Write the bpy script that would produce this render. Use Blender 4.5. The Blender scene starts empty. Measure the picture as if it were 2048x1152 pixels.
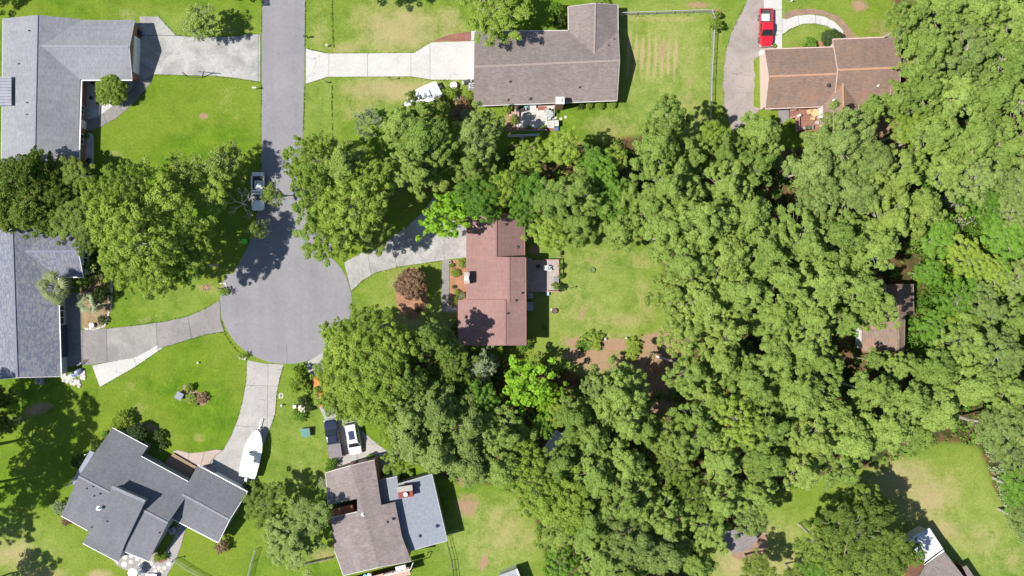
import bpy, math, random
import numpy as np
from mathutils import Vector
random.seed(7)
R_ = math.radians
# ------------------------------------------------------------------ camera, light
H = 130.0      # flying height of the camera above ground (m)
S = 14.0       # photo pixels per metre on the ground
SC = bpy.context.scene
COL = SC.collection
cam_d = bpy.data.cameras.new('camera')
cam = bpy.data.objects.new('camera', cam_d); COL.objects.link(cam)
cam.location = (0, 0, H); cam.rotation_euler = (0, 0, 0)
cam_d.sensor_width = 36; cam_d.lens = 36*H/(2048/S)
cam_d.clip_start = 1; cam_d.clip_end = 2000
SC.camera = cam
SUN_EL = 58.0; SUN_AZ_X, SUN_AZ_Y = -0.975, -0.22     # horizontal direction towards the sun (from the left, a bit below)
w = bpy.data.worlds.new('World'); SC.world = w; w.use_nodes = True
wn = w.node_tree.nodes; wl_ = w.node_tree.links
sky = wn.new('ShaderNodeTexSky'); sky.sky_type = 'NISHITA'; sky.sun_disc = False
sky.sun_elevation = R_(SUN_EL)
sky.sun_rotation = math.atan2(SUN_AZ_X, SUN_AZ_Y)
sky.air_density = 1.0; sky.dust_density = 0.4; sky.ozone_density = 2.0
wn['Background'].inputs['Strength'].default_value = 0.092
wl_.new(sky.outputs[0], wn['Background'].inputs[0])
sd = bpy.data.lights.new('sun', 'SUN'); sun = bpy.data.objects.new('sun', sd); COL.objects.link(sun)
sd.energy = 5.0; sd.angle = R_(0.53); sd.color = (1.0, 0.955, 0.88)
ce = math.cos(R_(SUN_EL)); nrm = math.hypot(SUN_AZ_X, SUN_AZ_Y)
sun.location = (-60, -15, 90)
sun.rotation_euler = Vector((SUN_AZ_X/nrm*ce, SUN_AZ_Y/nrm*ce, math.sin(R_(SUN_EL)))).to_track_quat('Z', 'Y').to_euler()
SC.view_settings.view_transform = 'Standard'; SC.view_settings.look = 'None'
SC.view_settings.gamma = 1.0; SC.view_settings.use_curve_mapping = False
SC.view_settings.exposure = 0.56
SC.render.engine = 'CYCLES'
SC.cycles.max_bounces = 6; SC.cycles.transparent_max_bounces = 4
try: SC.cycles.use_denoising = True
except Exception: pass

# ------------------------------------------------------------------ coordinates
def P(px, py, z=0.0):
    k = (H-z)/H
    return Vector(((px-1024)/S*k, (576-py)/S*k, z))

# ------------------------------------------------------------------ materials
MATS = {}
def _nt(name):
    m = bpy.data.materials.new(name); m.use_nodes = True
    return m, m.node_tree.nodes, m.node_tree.links
def ramp2(n, l, fac, c0, c1, p0=0.35, p1=0.65):
    r = n.new('ShaderNodeValToRGB'); e = r.color_ramp.elements
    e[0].position = p0; e[1].position = p1
    e[0].color = (*c0, 1) if len(c0) == 3 else c0
    e[1].color = (*c1, 1) if len(c1) == 3 else c1
    l.new(fac, r.inputs[0]); return r.outputs[0]
def noise(n, l, co, scale, detail=4, rough=0.6, dist=0.0):
    t = n.new('ShaderNodeTexNoise'); t.inputs['Scale'].default_value = scale
    t.inputs['Detail'].default_value = detail; t.inputs['Roughness'].default_value = rough
    t.inputs['Distortion'].default_value = dist
    if co is not None: l.new(co, t.inputs['Vector'])
    return t.outputs['Fac']
def mixc(n, l, fac, a, b, mode='MIX'):
    m = n.new('ShaderNodeMix'); m.data_type = 'RGBA'; m.blend_type = mode
    for sock, v in ((m.inputs[0], fac), (m.inputs[6], a), (m.inputs[7], b)):
        if isinstance(v, (int, float)): sock.default_value = v
        elif isinstance(v, tuple): sock.default_value = (*v, 1) if len(v) == 3 else v
        else: l.new(v, sock)
    return m.outputs[2]
def mth(n, l, op, a, b=0.0):
    m = n.new('ShaderNodeMath'); m.operation = op
    for i, v in enumerate((a, b)):
        if isinstance(v, (int, float)): m.inputs[i].default_value = v
        else: l.new(v, m.inputs[i])
    return m.outputs[0]
def bump(n, l, h, strength, dist, bs):
    b = n.new('ShaderNodeBump'); b.inputs['Strength'].default_value = strength; b.inputs['Distance'].default_value = dist
    l.new(h, b.inputs['Height']); l.new(b.outputs[0], bs.inputs['Normal'])

def simple(name, col, rough=0.7, var=0.15, scale=4.0, metal=0.0, bmp=0.0, coat=0.0):
    if name in MATS: return MATS[name]
    m, n, l = _nt(name); bs = n['Principled BSDF']
    tc = n.new('ShaderNodeTexCoord')
    f = noise(n, l, tc.outputs['Object'], scale)
    c0 = tuple(max(0, c*(1-var)) for c in col); c1 = tuple(min(1, c*(1+var)) for c in col)
    l.new(ramp2(n, l, f, c0, c1, 0.3, 0.7), bs.inputs['Base Color'])
    bs.inputs['Roughness'].default_value = rough; bs.inputs['Metallic'].default_value = metal
    if coat: bs.inputs['Coat Weight'].default_value = coat; bs.inputs['Coat Roughness'].default_value = 0.08
    if bmp: bump(n, l, f, bmp, 0.02, bs)
    MATS[name] = m; return m

def concrete(name, col, stain=0.35, sc=0.35):
    if name in MATS: return MATS[name]
    m, n, l = _nt(name); bs = n['Principled BSDF']
    geo = n.new('ShaderNodeNewGeometry'); co = geo.outputs['Position']
    big = noise(n, l, co, sc, 6, 0.65, 0.6); fine = noise(n, l, co, 9, 3); speck = noise(n, l, co, 2.2, 6, 0.7)
    d = tuple(c*(1-stain) for c in col)
    c = ramp2(n, l, big, d, col, 0.34, 0.6)
    c = mixc(n, l, ramp2(n, l, speck, (0, 0, 0), (1, 1, 1), 0.3, 0.46), tuple(x*(1-stain*1.1) for x in col), c)
    c = mixc(n, l, 0.25, c, ramp2(n, l, fine, (0.1, 0.1, 0.1), (1, 1, 1), 0.3, 0.7), 'MULTIPLY')
    # hairline cracks
    v = n.new('ShaderNodeTexVoronoi'); v.feature = 'DISTANCE_TO_EDGE'; v.inputs['Scale'].default_value = 0.28
    wob = n.new('ShaderNodeVectorMath'); wob.operation = 'ADD'
    nz = n.new('ShaderNodeTexNoise'); nz.inputs['Scale'].default_value = 0.9; l.new(co, nz.inputs['Vector'])
    sca = n.new('ShaderNodeVectorMath'); sca.operation = 'SCALE'; sca.inputs['Scale'].default_value = 1.6
    l.new(nz.outputs['Color'], sca.inputs[0]); l.new(co, wob.inputs[0]); l.new(sca.outputs[0], wob.inputs[1])
    l.new(wob.outputs[0], v.inputs['Vector'])
    crack = ramp2(n, l, v.outputs['Distance'], (1, 1, 1), (0, 0, 0), 0.004, 0.012)
    gate = ramp2(n, l, noise(n, l, co, 0.22, 2), (0, 0, 0), (1, 1, 1), 0.5, 0.56)
    cf = mth(n, l, 'MULTIPLY', mth(n, l, 'MULTIPLY', crack, gate), 0.55)
    c = mixc(n, l, cf, c, tuple(x*0.35 for x in col))
    l.new(c, bs.inputs['Base Color']); bs.inputs['Roughness'].default_value = 0.9
    bump(n, l, fine, 0.25, 0.01, bs)
    MATS[name] = m; return m

def shingles(name, col, col2, rot=0.0, contrast=0.5, stain=None, bw=0.42, bh=0.2, blotch=None):
    if name in MATS: return MATS[name]
    m, n, l = _nt(name); bs = n['Principled BSDF']
    tc = n.new('ShaderNodeTexCoord')
    mp = n.new('ShaderNodeMapping'); mp.inputs['Rotation'].default_value = (0, 0, R_(rot))
    l.new(tc.outputs['Object'], mp.inputs['Vector']); co = mp.outputs[0]
    b = n.new('ShaderNodeTexBrick'); l.new(co, b.inputs['Vector'])
    b.inputs['Scale'].default_value = 1.0; b.inputs['Brick Width'].default_value = bw; b.inputs['Row Height'].default_value = bh
    b.inputs['Mortar Size'].default_value = 0.012; b.inputs['Mortar Smooth'].default_value = 0.3
    b.inputs['Color1'].default_value = (*col, 1); b.inputs['Color2'].default_value = (*col2, 1)
    b.inputs['Mortar'].default_value = (*tuple(c*0.74 for c in col), 1); b.inputs['Bias'].default_value = -0.1
    mp2 = n.new('ShaderNodeMapping'); mp2.inputs['Scale'].default_value = (1.1, 3.4, 1); l.new(co, mp2.inputs['Vector'])
    f1 = noise(n, l, mp2.outputs[0], 1.5, 6, 0.75)
    c = mixc(n, l, contrast, b.outputs['Color'], ramp2(n, l, f1, tuple(x*0.6 for x in col2), tuple(min(1, x*1.35) for x in col), 0.36, 0.64))
    f2 = noise(n, l, co, 0.22, 5, 0.6)
    c = mixc(n, l, 0.35, c, ramp2(n, l, f2, (0.62, 0.62, 0.62), (1, 1, 1), 0.35, 0.6), 'MULTIPLY')
    # run-off streaks
    mp3 = n.new('ShaderNodeMapping'); mp3.inputs['Scale'].default_value = (2.4, 0.14, 1); l.new(co, mp3.inputs['Vector'])
    f3 = noise(n, l, mp3.outputs[0], 1.0, 4, 0.6)
    c = mixc(n, l, 0.22, c, ramp2(n, l, f3, (0.6, 0.6, 0.6), (1, 1, 1), 0.38, 0.6), 'MULTIPLY')
    if stain:
        f4 = noise(n, l, co, 0.45, 7, 0.72, 0.8)
        c = mixc(n, l, mth(n, l, 'MULTIPLY', ramp2(n, l, f4, (0, 0, 0), (1, 1, 1), 0.5, 0.66), 0.75), c, stain)
    if blotch:
        vo = n.new('ShaderNodeTexVoronoi'); vo.inputs['Scale'].default_value = 3.2
        mp4 = n.new('ShaderNodeMapping'); mp4.inputs['Scale'].default_value = (0.8, 1.5, 1); l.new(co, mp4.inputs['Vector'])
        l.new(mp4.outputs[0], vo.inputs['Vector'])
        sp = n.new('ShaderNodeSeparateColor'); l.new(vo.outputs['Color'], sp.inputs[0])
        c = mixc(n, l, mth(n, l, 'MULTIPLY', ramp2(n, l, sp.outputs[0], (0, 0, 0), (1, 1, 1), 0.55, 0.62), 0.7), c, blotch)
    l.new(c, bs.inputs['Base Color']); bs.inputs['Roughness'].default_value = 0.88
    bump(n, l, mth(n, l, 'ADD', b.outputs['Fac'], mth(n, l, 'MULTIPLY', f1, -0.8)), -0.5, 0.015, bs)
    MATS[name] = m; return m

def leafmat(name, dark, light, trans=0.35, hue=0.0):
    if name in MATS: return MATS[name]
    m, n, l = _nt(name); bs = n['Principled BSDF']; out = n['Material Output']
    at = n.new('ShaderNodeAttribute'); at.attribute_name = 'tint'
    oi = n.new('ShaderNodeObjectInfo')
    f = mth(n, l, 'ADD', mth(n, l, 'MULTIPLY', at.outputs['Fac'], 0.58), mth(n, l, 'MULTIPLY', oi.outputs['Random'], 0.42))
    c = ramp2(n, l, f, dark, light, 0.1, 0.9)
    l.new(c, bs.inputs['Base Color']); bs.inputs['Roughness'].default_value = 0.62
    bs.inputs['Specular IOR Level'].default_value = 0.28
    tr = n.new('ShaderNodeBsdfTranslucent')
    l.new(mixc(n, l, 0.5, c, (0.34, 0.46, 0.05), 'MIX'), tr.inputs[0])
    mx = n.new('ShaderNodeMixShader'); mx.inputs[0].default_value = trans
    l.new(bs.outputs[0], mx.inputs[1]); l.new(tr.outputs[0], mx.inputs[2]); l.new(mx.outputs[0], out.inputs[0])
    MATS[name] = m; return m

# --- ground
def ground_mat():
    m, n, l = _nt('lawn and soil'); bs = n['Principled BSDF']
    geo = n.new('ShaderNodeNewGeometry'); co = geo.outputs['Position']
    at = n.new('ShaderNodeAttribute'); at.attribute_name = 'wear'
    sp = n.new('ShaderNodeSeparateColor'); l.new(at.outputs['Color'], sp.inputs[0])
    at2 = n.new('ShaderNodeAttribute'); at2.attribute_name = 'yellow'
    big = noise(n, l, co, 0.06, 5, 0.6, 0.4); mid = noise(n, l, co, 0.45, 6, 0.68, 0.3)
    fine = noise(n, l, co, 3.2, 6, 0.75); grain = noise(n, l, co, 13, 3, 0.7)
    g = mixc(n, l, ramp2(n, l, mid, (0, 0, 0), (1, 1, 1), 0.34, 0.66), (0.070, 0.150, 0.010), (0.150, 0.235, 0.020))
    g = mixc(n, l, ramp2(n, l, big, (0, 0, 0), (0.7, 0.7, 0.7), 0.42, 0.62), g, (0.185, 0.235, 0.034))
    # yellower lawns
    yf = mth(n, l, 'MULTIPLY', at2.outputs['Fac'], ramp2(n, l, mid, (0.35, 0.35, 0.35), (1, 1, 1), 0.3, 0.6))
    g = mixc(n, l, yf, g, (0.275, 0.310, 0.100))
    g = mixc(n, l, 0.55, g, ramp2(n, l, fine, (0.42, 0.5, 0.4), (1.35, 1.28, 1.3), 0.3, 0.7), 'MULTIPLY')
    g = mixc(n, l, 0.7, g, ramp2(n, l, grain, (0.4, 0.48, 0.35), (1.45, 1.4, 1.3), 0.3, 0.72), 'MULTIPLY')
    nn = mth(n, l, 'ADD', mth(n, l, 'MULTIPLY', mth(n, l, 'SUBTRACT', fine, 0.5), 1.1), mth(n, l, 'MULTIPLY', mth(n, l, 'SUBTRACT', mid, 0.5), 1.4))
    def mask(sock, lo, hi):
        f = mth(n, l, 'ADD', sock, mth(n, l, 'MULTIPLY', nn, 0.62))
        return ramp2(n, l, f, (0, 0, 0), (1, 1, 1), lo, hi)
    dry = mixc(n, l, fine, (0.25, 0.21, 0.095), (0.40, 0.325, 0.17))
    c = mixc(n, l, mth(n, l, 'MULTIPLY', mask(sp.outputs[0], 0.22, 0.78), 0.85), g, dry)
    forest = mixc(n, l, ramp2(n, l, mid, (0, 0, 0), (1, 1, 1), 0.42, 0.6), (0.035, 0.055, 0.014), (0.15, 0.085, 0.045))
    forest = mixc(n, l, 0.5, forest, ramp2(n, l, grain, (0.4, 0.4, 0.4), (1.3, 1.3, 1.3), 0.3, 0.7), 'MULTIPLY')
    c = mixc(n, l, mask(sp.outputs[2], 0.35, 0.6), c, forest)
    soil = mixc(n, l, fine, (0.22, 0.140, 0.085), (0.36, 0.235, 0.155))
    c = mixc(n, l, mask(sp.outputs[1], 0.35, 0.65), c, soil)
    l.new(c, bs.inputs['Base Color']); bs.inputs['Roughness'].default_value = 1.0
    bs.inputs['Specular IOR Level'].default_value = 0.1
    bump(n, l, mth(n, l, 'ADD', grain, fine), 0.7, 0.06, bs)
    return m

def asphalt():
    m, n, l = _nt('asphalt'); bs = n['Principled BSDF']
    geo = n.new('ShaderNodeNewGeometry'); co = geo.outputs['Position']
    a = noise(n, l, co, 0.12, 5, 0.6, 0.5); b = noise(n, l, co, 2.0, 6, 0.7); g = noise(n, l, co, 25, 2, 0.6)
    c = mixc(n, l, ramp2(n, l, a, (0, 0, 0), (1, 1, 1), 0.35, 0.65), (0.192, 0.187, 0.201), (0.230, 0.222, 0.236))
    c = mixc(n, l, 0.3, c, ramp2(n, l, b, (0.65, 0.65, 0.65), (1.1, 1.1, 1.1), 0.3, 0.6), 'MULTIPLY')
    c = mixc(n, l, 0.35, c, ramp2(n, l, g, (0.6, 0.6, 0.6), (1.15, 1.15, 1.15), 0.25, 0.7), 'MULTIPLY')
    # paver lanes along the street
    mp = n.new('ShaderNodeMapping'); mp.inputs['Scale'].default_value = (0.55, 0.02, 1); l.new(co, mp.inputs[0])
    s = noise(n, l, mp.outputs[0], 1.0, 3, 0.5)
    c = mixc(n, l, 0.3, c, ramp2(n, l, s, (0.78, 0.78, 0.8), (1, 1, 1), 0.4, 0.55), 'MULTIPLY')
    # worn edges of the patching passes and crack lines
    vv = n.new('ShaderNodeTexVoronoi'); vv.feature = 'DISTANCE_TO_EDGE'; vv.inputs['Scale'].default_value = 0.16
    nz = n.new('ShaderNodeTexNoise'); nz.inputs['Scale'].default_value = 0.7; nz.inputs['Detail'].default_value = 5; l.new(co, nz.inputs['Vector'])
    sv = n.new('ShaderNodeVectorMath'); sv.operation = 'SCALE'; sv.inputs['Scale'].default_value = 2.6; l.new(nz.outputs['Color'], sv.inputs[0])
    av = n.new('ShaderNodeVectorMath'); av.operation = 'ADD'; l.new(co, av.inputs[0]); l.new(sv.outputs[0], av.inputs[1]); l.new(av.outputs[0], vv.inputs['Vector'])
    c = mixc(n, l, mth(n, l, 'MULTIPLY', ramp2(n, l, vv.outputs['Distance'], (1, 1, 1), (0, 0, 0), 0.002, 0.011), 0.16), c, (0.09, 0.088, 0.095))
    dd = noise(n, l, co, 0.35, 7, 0.75, 1.2)
    c = mixc(n, l, mth(n, l, 'MULTIPLY', ramp2(n, l, dd, (0, 0, 0), (1, 1, 1), 0.52, 0.68), 0.22), c, (0.27, 0.255, 0.255))
    # oil spots
    v = noise(n, l, co, 0.7, 3, 0.5)
    c = mixc(n, l, mth(n, l, 'MULTIPLY', ramp2(n, l, v, (0, 0, 0), (1, 1, 1), 0.71, 0.76), 0.4), c, (0.09, 0.085, 0.09))
    l.new(c, bs.inputs['Base Color']); bs.inputs['Roughness'].default_value = 0.85
    bump(n, l, g, 0.3, 0.01, bs)
    return m

def mulchmat(name, a, b, sc=7.0):
    if name in MATS: return MATS[name]
    m, n, l = _nt(name); bs = n['Principled BSDF']
    geo = n.new('ShaderNodeNewGeometry'); co = geo.outputs['Position']
    f = noise(n, l, co, sc, 5, 0.75); f2 = noise(n, l, co, 0.8, 4)
    c = ramp2(n, l, f, a, b, 0.3, 0.7)
    c = mixc(n, l, 0.5, c, ramp2(n, l, f2, (0.6, 0.6, 0.6), (1.2, 1.2, 1.2), 0.35, 0.65), 'MULTIPLY')
    l.new(c, bs.inputs['Base Color']); bs.inputs['Roughness'].default_value = 1.0
    bump(n, l, f, 0.8, 0.05, bs)
    MATS[name] = m; return m

def ribmat(name, col, rot=0.0, sc=3.0):
    if name in MATS: return MATS[name]
    m, n, l = _nt(name); bs = n['Principled BSDF']
    tc = n.new('ShaderNodeTexCoord'); f = noise(n, l, tc.outputs['Object'], 1.2, 5)
    l.new(ramp2(n, l, f, tuple(c*0.75 for c in col), col, 0.35, 0.6), bs.inputs['Base Color'])
    bs.inputs['Roughness'].default_value = 0.5; bs.inputs['Metallic'].default_value = 0.1
    MATS[name] = m; return m

WHITE = simple('white paint', (0.78, 0.78, 0.76), 0.5, 0.05)
TRIM = simple('pale trim', (0.44, 0.43, 0.40), 0.6, 0.1)
DARK = simple('dark metal', (0.03, 0.03, 0.033), 0.5, 0.2)
GALV = simple('galvanised steel', (0.42, 0.43, 0.44), 0.45, 0.15, 6, 0.6)
GLASS = simple('window glass', (0.02, 0.03, 0.045), 0.08, 0.1)
BRICK = simple('brick wall', (0.27, 0.13, 0.09), 0.85, 0.3, 9)
SIDING_G = simple('sage siding', (0.34, 0.40, 0.40), 0.7, 0.06)
SIDING_P = simple('pinkish siding', (0.62, 0.48, 0.42), 0.7, 0.06)
SIDING_W = simple('white siding', (0.7, 0.7, 0.68), 0.7, 0.06)
SIDING_B = simple('beige siding', (0.5, 0.43, 0.36), 0.7, 0.08)
RUBBER = simple('rubber', (0.02, 0.02, 0.02), 0.8, 0.1)
BARK = simple('bark', (0.20, 0.165, 0.13), 0.95, 0.35, 5, 0, 0.6)
DEADWOOD = simple('dead wood', (0.50, 0.44, 0.40), 0.9, 0.2, 5)
PALEWOOD = simple('pale bark', (0.42, 0.38, 0.32), 0.9, 0.2, 5)
REDWOOD = simple('red brown deck wood', (0.26, 0.12, 0.085), 0.75, 0.3, 3)
GREYWOOD = simple('weathered deck wood', (0.36, 0.31, 0.29), 0.85, 0.2, 3)
TANWOOD = simple('tan deck wood', (0.27, 0.19, 0.12), 0.85, 0.25, 3)
OAKWOOD = simple('golden wood', (0.55, 0.37, 0.19), 0.6, 0.15, 5)
ORANGEWOOD = simple('orange stained wood', (0.50, 0.21, 0.10), 0.7, 0.2, 3)
STONE = simple('pale stone', (0.50, 0.46, 0.42), 0.9, 0.25, 3, 0, 0.5)
TERRA = simple('terracotta', (0.45, 0.2, 0.13), 0.8, 0.15)

# ------------------------------------------------------------------ mesh helpers
ROOTLOC = {}
LABELS = {}
def thing(name, label, cat, loc=(0, 0, 0), rz=0.0, group=None, kind=None):
    o = bpy.data.objects.new(name, None); COL.objects.link(o)
    o.location = loc; o.rotation_euler = (0, 0, rz); o.empty_display_size = 0.3
    if label: o['label'] = label
    if cat: o['category'] = cat
    if group: o['group'] = group
    if kind: o['kind'] = kind
    ROOTLOC[o.name] = Vector(loc)
    return o
def tag(o, label=None, cat=None, group=None, kind=None):
    if label: o['label'] = label
    if cat: o['category'] = cat
    if group: o['group'] = group
    if kind: o['kind'] = kind
    return o
def link(name, me, parent=None):
    o = bpy.data.objects.new(name, me); COL.objects.link(o)
    if parent is not None: o.parent = parent
    return o

class MB:
    def __init__(s): s.v = []; s.f = []; s.m = []; s.cur = 0
    def add(s, vs, fs):
        b = len(s.v); s.v += [tuple(v) for v in vs]
        for f in fs: s.f.append(tuple(b+i for i in f)); s.m.append(s.cur)
    def box(s, c, size, rz=0.0, taper=1.0):
        x, y, z = (d/2 for d in size); t = taper
        vs = [(-x, -y, -z), (x, -y, -z), (x, y, -z), (-x, y, -z), (-x*t, -y*t, z), (x*t, -y*t, z), (x*t, y*t, z), (-x*t, y*t, z)]
        ca, sa = math.cos(rz), math.sin(rz)
        vs = [(c[0]+a*ca-b*sa, c[1]+a*sa+b*ca, c[2]+d) for a, b, d in vs]
        s.add(vs, [(0, 3, 2, 1), (4, 5, 6, 7), (0, 1, 5, 4), (1, 2, 6, 5), (2, 3, 7, 6), (3, 0, 4, 7)])
    def prism(s, poly, z0, z1):
        """poly: list of 2-tuples; z0, z1 numbers or lists"""
        n = len(poly)
        a = sum(poly[i][0]*poly[(i+1) % n][1]-poly[(i+1) % n][0]*poly[i][1] for i in range(n))
        idx = list(range(n)) if a > 0 else list(range(n-1, -1, -1))
        Z0 = z0 if isinstance(z0, (list, tuple)) else [z0]*n
        Z1 = z1 if isinstance(z1, (list, tuple)) else [z1]*n
        vs = [(poly[i][0], poly[i][1], Z0[i]) for i in idx]+[(poly[i][0], poly[i][1], Z1[i]) for i in idx]
        fs = [tuple(range(n-1, -1, -1)), tuple(range(n, 2*n))]+[(i, (i+1) % n, n+(i+1) % n, n+i) for i in range(n)]
        s.add(vs, fs)
    def tube(s, p, q, r0, r1=None, n=6, caps=True):
        p = Vector(p); q = Vector(q); r1 = r0 if r1 is None else r1
        d = (q-p)
        if d.length < 1e-6: return
        d.normalize(); up = Vector((0, 0, 1)) if abs(d.z) < 0.9 else Vector((1, 0, 0))
        u = d.cross(up).normalized(); v = d.cross(u)
        vs = []
        for c, r in ((p, r0), (q, r1)):
            for i in range(n):
                a = 2*math.pi*i/n; vs.append(c+(u*math.cos(a)+v*math.sin(a))*r)
        fs = [(i, n+i, n+(i+1) % n, (i+1) % n) for i in range(n)]
        if caps: fs += [tuple(range(n)), tuple(range(2*n-1, n-1, -1))]
        s.add(vs, fs)
    def lathe(s, c, prof, n=16):
        """prof: list of (r, z)"""
        vs = []
        for r, z in prof:
            for i in range(n):
                a = 2*math.pi*i/n; vs.append((c[0]+r*math.cos(a), c[1]+r*math.sin(a), c[2]+z))
        fs = []
        for k in range(len(prof)-1):
            for i in range(n):
                fs.append((k*n+i, k*n+(i+1) % n, (k+1)*n+(i+1) % n, (k+1)*n+i))
        fs.append(tuple(range(n-1, -1, -1))); fs.append(tuple((len(prof)-1)*n+i for i in range(n)))
        s.add(vs, fs)
    def loft(s, rings, cap=True):
        n = len(rings[0]); vs = [p for r in rings for p in r]; fs = []
        for k in range(len(rings)-1):
            for i in range(n):
                fs.append((k*n+i, k*n+(i+1) % n, (k+1)*n+(i+1) % n, (k+1)*n+i))
        if cap: fs.append(tuple(range(n-1, -1, -1))); fs.append(tuple((len(rings)-1)*n+i for i in range(n)))
        s.add(vs, fs)
    def build(s, name, mats, parent=None, smooth=False, world=True, bevel=0.0):
        """world=True: vertices are world coordinates; they are made local to the thing the part belongs to"""
        off = Vector((0, 0, 0))
        if parent is not None and world: off = ROOTLOC.get(parent.name, Vector((0, 0, 0)))
        me = bpy.data.meshes.new(name)
        me.from_pydata([(v[0]-off.x, v[1]-off.y, v[2]-off.z) for v in s.v], [], s.f)
        for mm in (mats if isinstance(mats, (list, tuple)) else [mats]): me.materials.append(mm)
        if any(s.m): me.polygons.foreach_set('material_index', s.m)
        if smooth: me.polygons.foreach_set('use_smooth', [True]*len(s.f))
        me.update()
        o = link(name, me, parent)
        if parent is not None and world: ROOTLOC[o.name] = off
        if bevel:
            bm = o.modifiers.new('bevel', 'BEVEL'); bm.width = bevel; bm.segments = 2; bm.limit_method = 'ANGLE'; bm.angle_limit = R_(40)
        return o

def ppoly(pts, z=0.0): return [tuple(P(x, y, z)[:2]) for x, y in pts]
def sheet(name, pts, z, mat, kind='structure', parent=None, thick=None, label=None, wobble=0.0):
    poly = ppoly(pts)
    if wobble:
        q = []; n = len(poly)
        for i in range(n):
            a = Vector(poly[i]); b = Vector(poly[(i+1) % n]); L = (b-a).length; k = max(1, int(L/0.7))
            for j in range(k):
                c = a+(b-a)*j/k; q.append((c.x+random.uniform(-1, 1)*wobble, c.y+random.uniform(-1, 1)*wobble))
        poly = q
    mb = MB(); mb.prism(poly, -0.02 if thick is None else z-thick, z)
    o = mb.build(name, mat, parent)
    if kind and parent is None: o['kind'] = kind
    if label: o['label'] = label
    return o
def clip(poly, a, b, side):
    out = []; n = len(poly)
    def d(p): return ((b[0]-a[0])*(p[1]-a[1])-(b[1]-a[1])*(p[0]-a[0]))*side
    for i in range(n):
        p, q = poly[i], poly[(i+1) % n]; dp, dq = d(p), d(q)
        if dp >= 0: out.append(p)
        if (dp > 0 > dq) or (dp < 0 < dq):
            t = dp/(dp-dq); out.append((p[0]+(q[0]-p[0])*t, p[1]+(q[1]-p[1])*t))
    return out
def inset(poly, d):
    n = len(poly)
    a = sum(poly[i][0]*poly[(i+1) % n][1]-poly[(i+1) % n][0]*poly[i][1] for i in range(n))
    sg = 1 if a > 0 else -1; out = []
    for i in range(n):
        p0 = Vector(poly[i-1]); p1 = Vector(poly[i]); p2 = Vector(poly[(i+1) % n])
        e1 = (p1-p0); e2 = (p2-p1)
        if e1.length < 1e-6 or e2.length < 1e-6: out.append(tuple(p1)); continue
        e1.normalize(); e2.normalize()
        n1 = Vector((-e1.y, e1.x))*sg; n2 = Vector((-e2.y, e2.x))*sg
        k = 1+n1.dot(n2)
        m = (n1+n2)/max(k, 0.35)
        out.append((p1.x+m.x*d, p1.y+m.y*d))
    return out
def area(poly):
    n = len(poly); return abs(sum(poly[i][0]*poly[(i+1) % n][1]-poly[(i+1) % n][0]*poly[i][1] for i in range(n)))/2
def paving(name, pts, cuts, mat, z=0.05, gap=0.022, mats=None, label=None, polys=None):
    """a drive: a dark joint bed (structure) that carries its concrete slabs"""
    bed = sheet(name, pts, 0.012, simple('joint sand', (0.11, 0.10, 0.08), 1, 0.2))
    if label: bed['label'] = label
    polys = [ppoly(q) for q in polys] if polys else [ppoly(pts)]
    for (x0, y0, x1, y1) in cuts:
        a = tuple(P(x0, y0)[:2]); b = tuple(P(x1, y1)[:2]); new = []
        for p in polys:
            for sd_ in (1, -1):
                q = clip(p, a, b, sd_)
                if len(q) > 2 and area(q) > 0.15: new.append(q)
        polys = new
    for i, p in enumerate(polys):
        mb = MB(); mb.prism(inset(p, gap), 0.0, z+random.uniform(-.006, .006))
        mb.build('slab', (mats[i % len(mats)] if mats else mat), bed)
    return bed

# ------------------------------------------------------------------ ground
def pip(px, py, poly):
    inside = np.zeros(px.shape, bool); n = len(poly); j = n-1
    for i in range(n):
        xi, yi = poly[i]; xj, yj = poly[j]
        c = ((yi > py) != (yj > py)) & (px < (xj-xi)*(py-yi)/(yj-yi+1e-12)+xi)
        inside ^= c; j = i
    return inside
def blur(a, k):
    for ax in (0, 1):
        c = np.cumsum(np.pad(a, [(k+1, k) if i == ax else (0, 0) for i in (0, 1)], mode='edge'), axis=ax)
        a = (np.take(c, np.arange(2*k+1, c.shape[ax]), axis=ax)-np.take(c, np.arange(0, c.shape[ax]-2*k-1), axis=ax))/(2*k+1)
    return a
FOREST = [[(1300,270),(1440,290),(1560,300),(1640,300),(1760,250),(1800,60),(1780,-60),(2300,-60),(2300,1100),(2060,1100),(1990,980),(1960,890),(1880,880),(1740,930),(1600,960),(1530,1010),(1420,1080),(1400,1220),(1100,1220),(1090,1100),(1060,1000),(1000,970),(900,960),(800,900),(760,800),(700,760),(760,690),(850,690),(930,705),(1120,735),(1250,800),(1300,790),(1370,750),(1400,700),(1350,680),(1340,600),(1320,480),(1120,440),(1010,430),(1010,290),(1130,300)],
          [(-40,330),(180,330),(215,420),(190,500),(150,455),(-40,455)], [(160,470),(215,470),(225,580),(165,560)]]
HALF = [[(600,290),(780,290),(900,270),(1010,300),(1000,430),(880,410),(840,420),(780,480),(690,500),(620,460)], [(780,690),(700,640),(830,650),(920,690),(920,730),(790,730)]]
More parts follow.
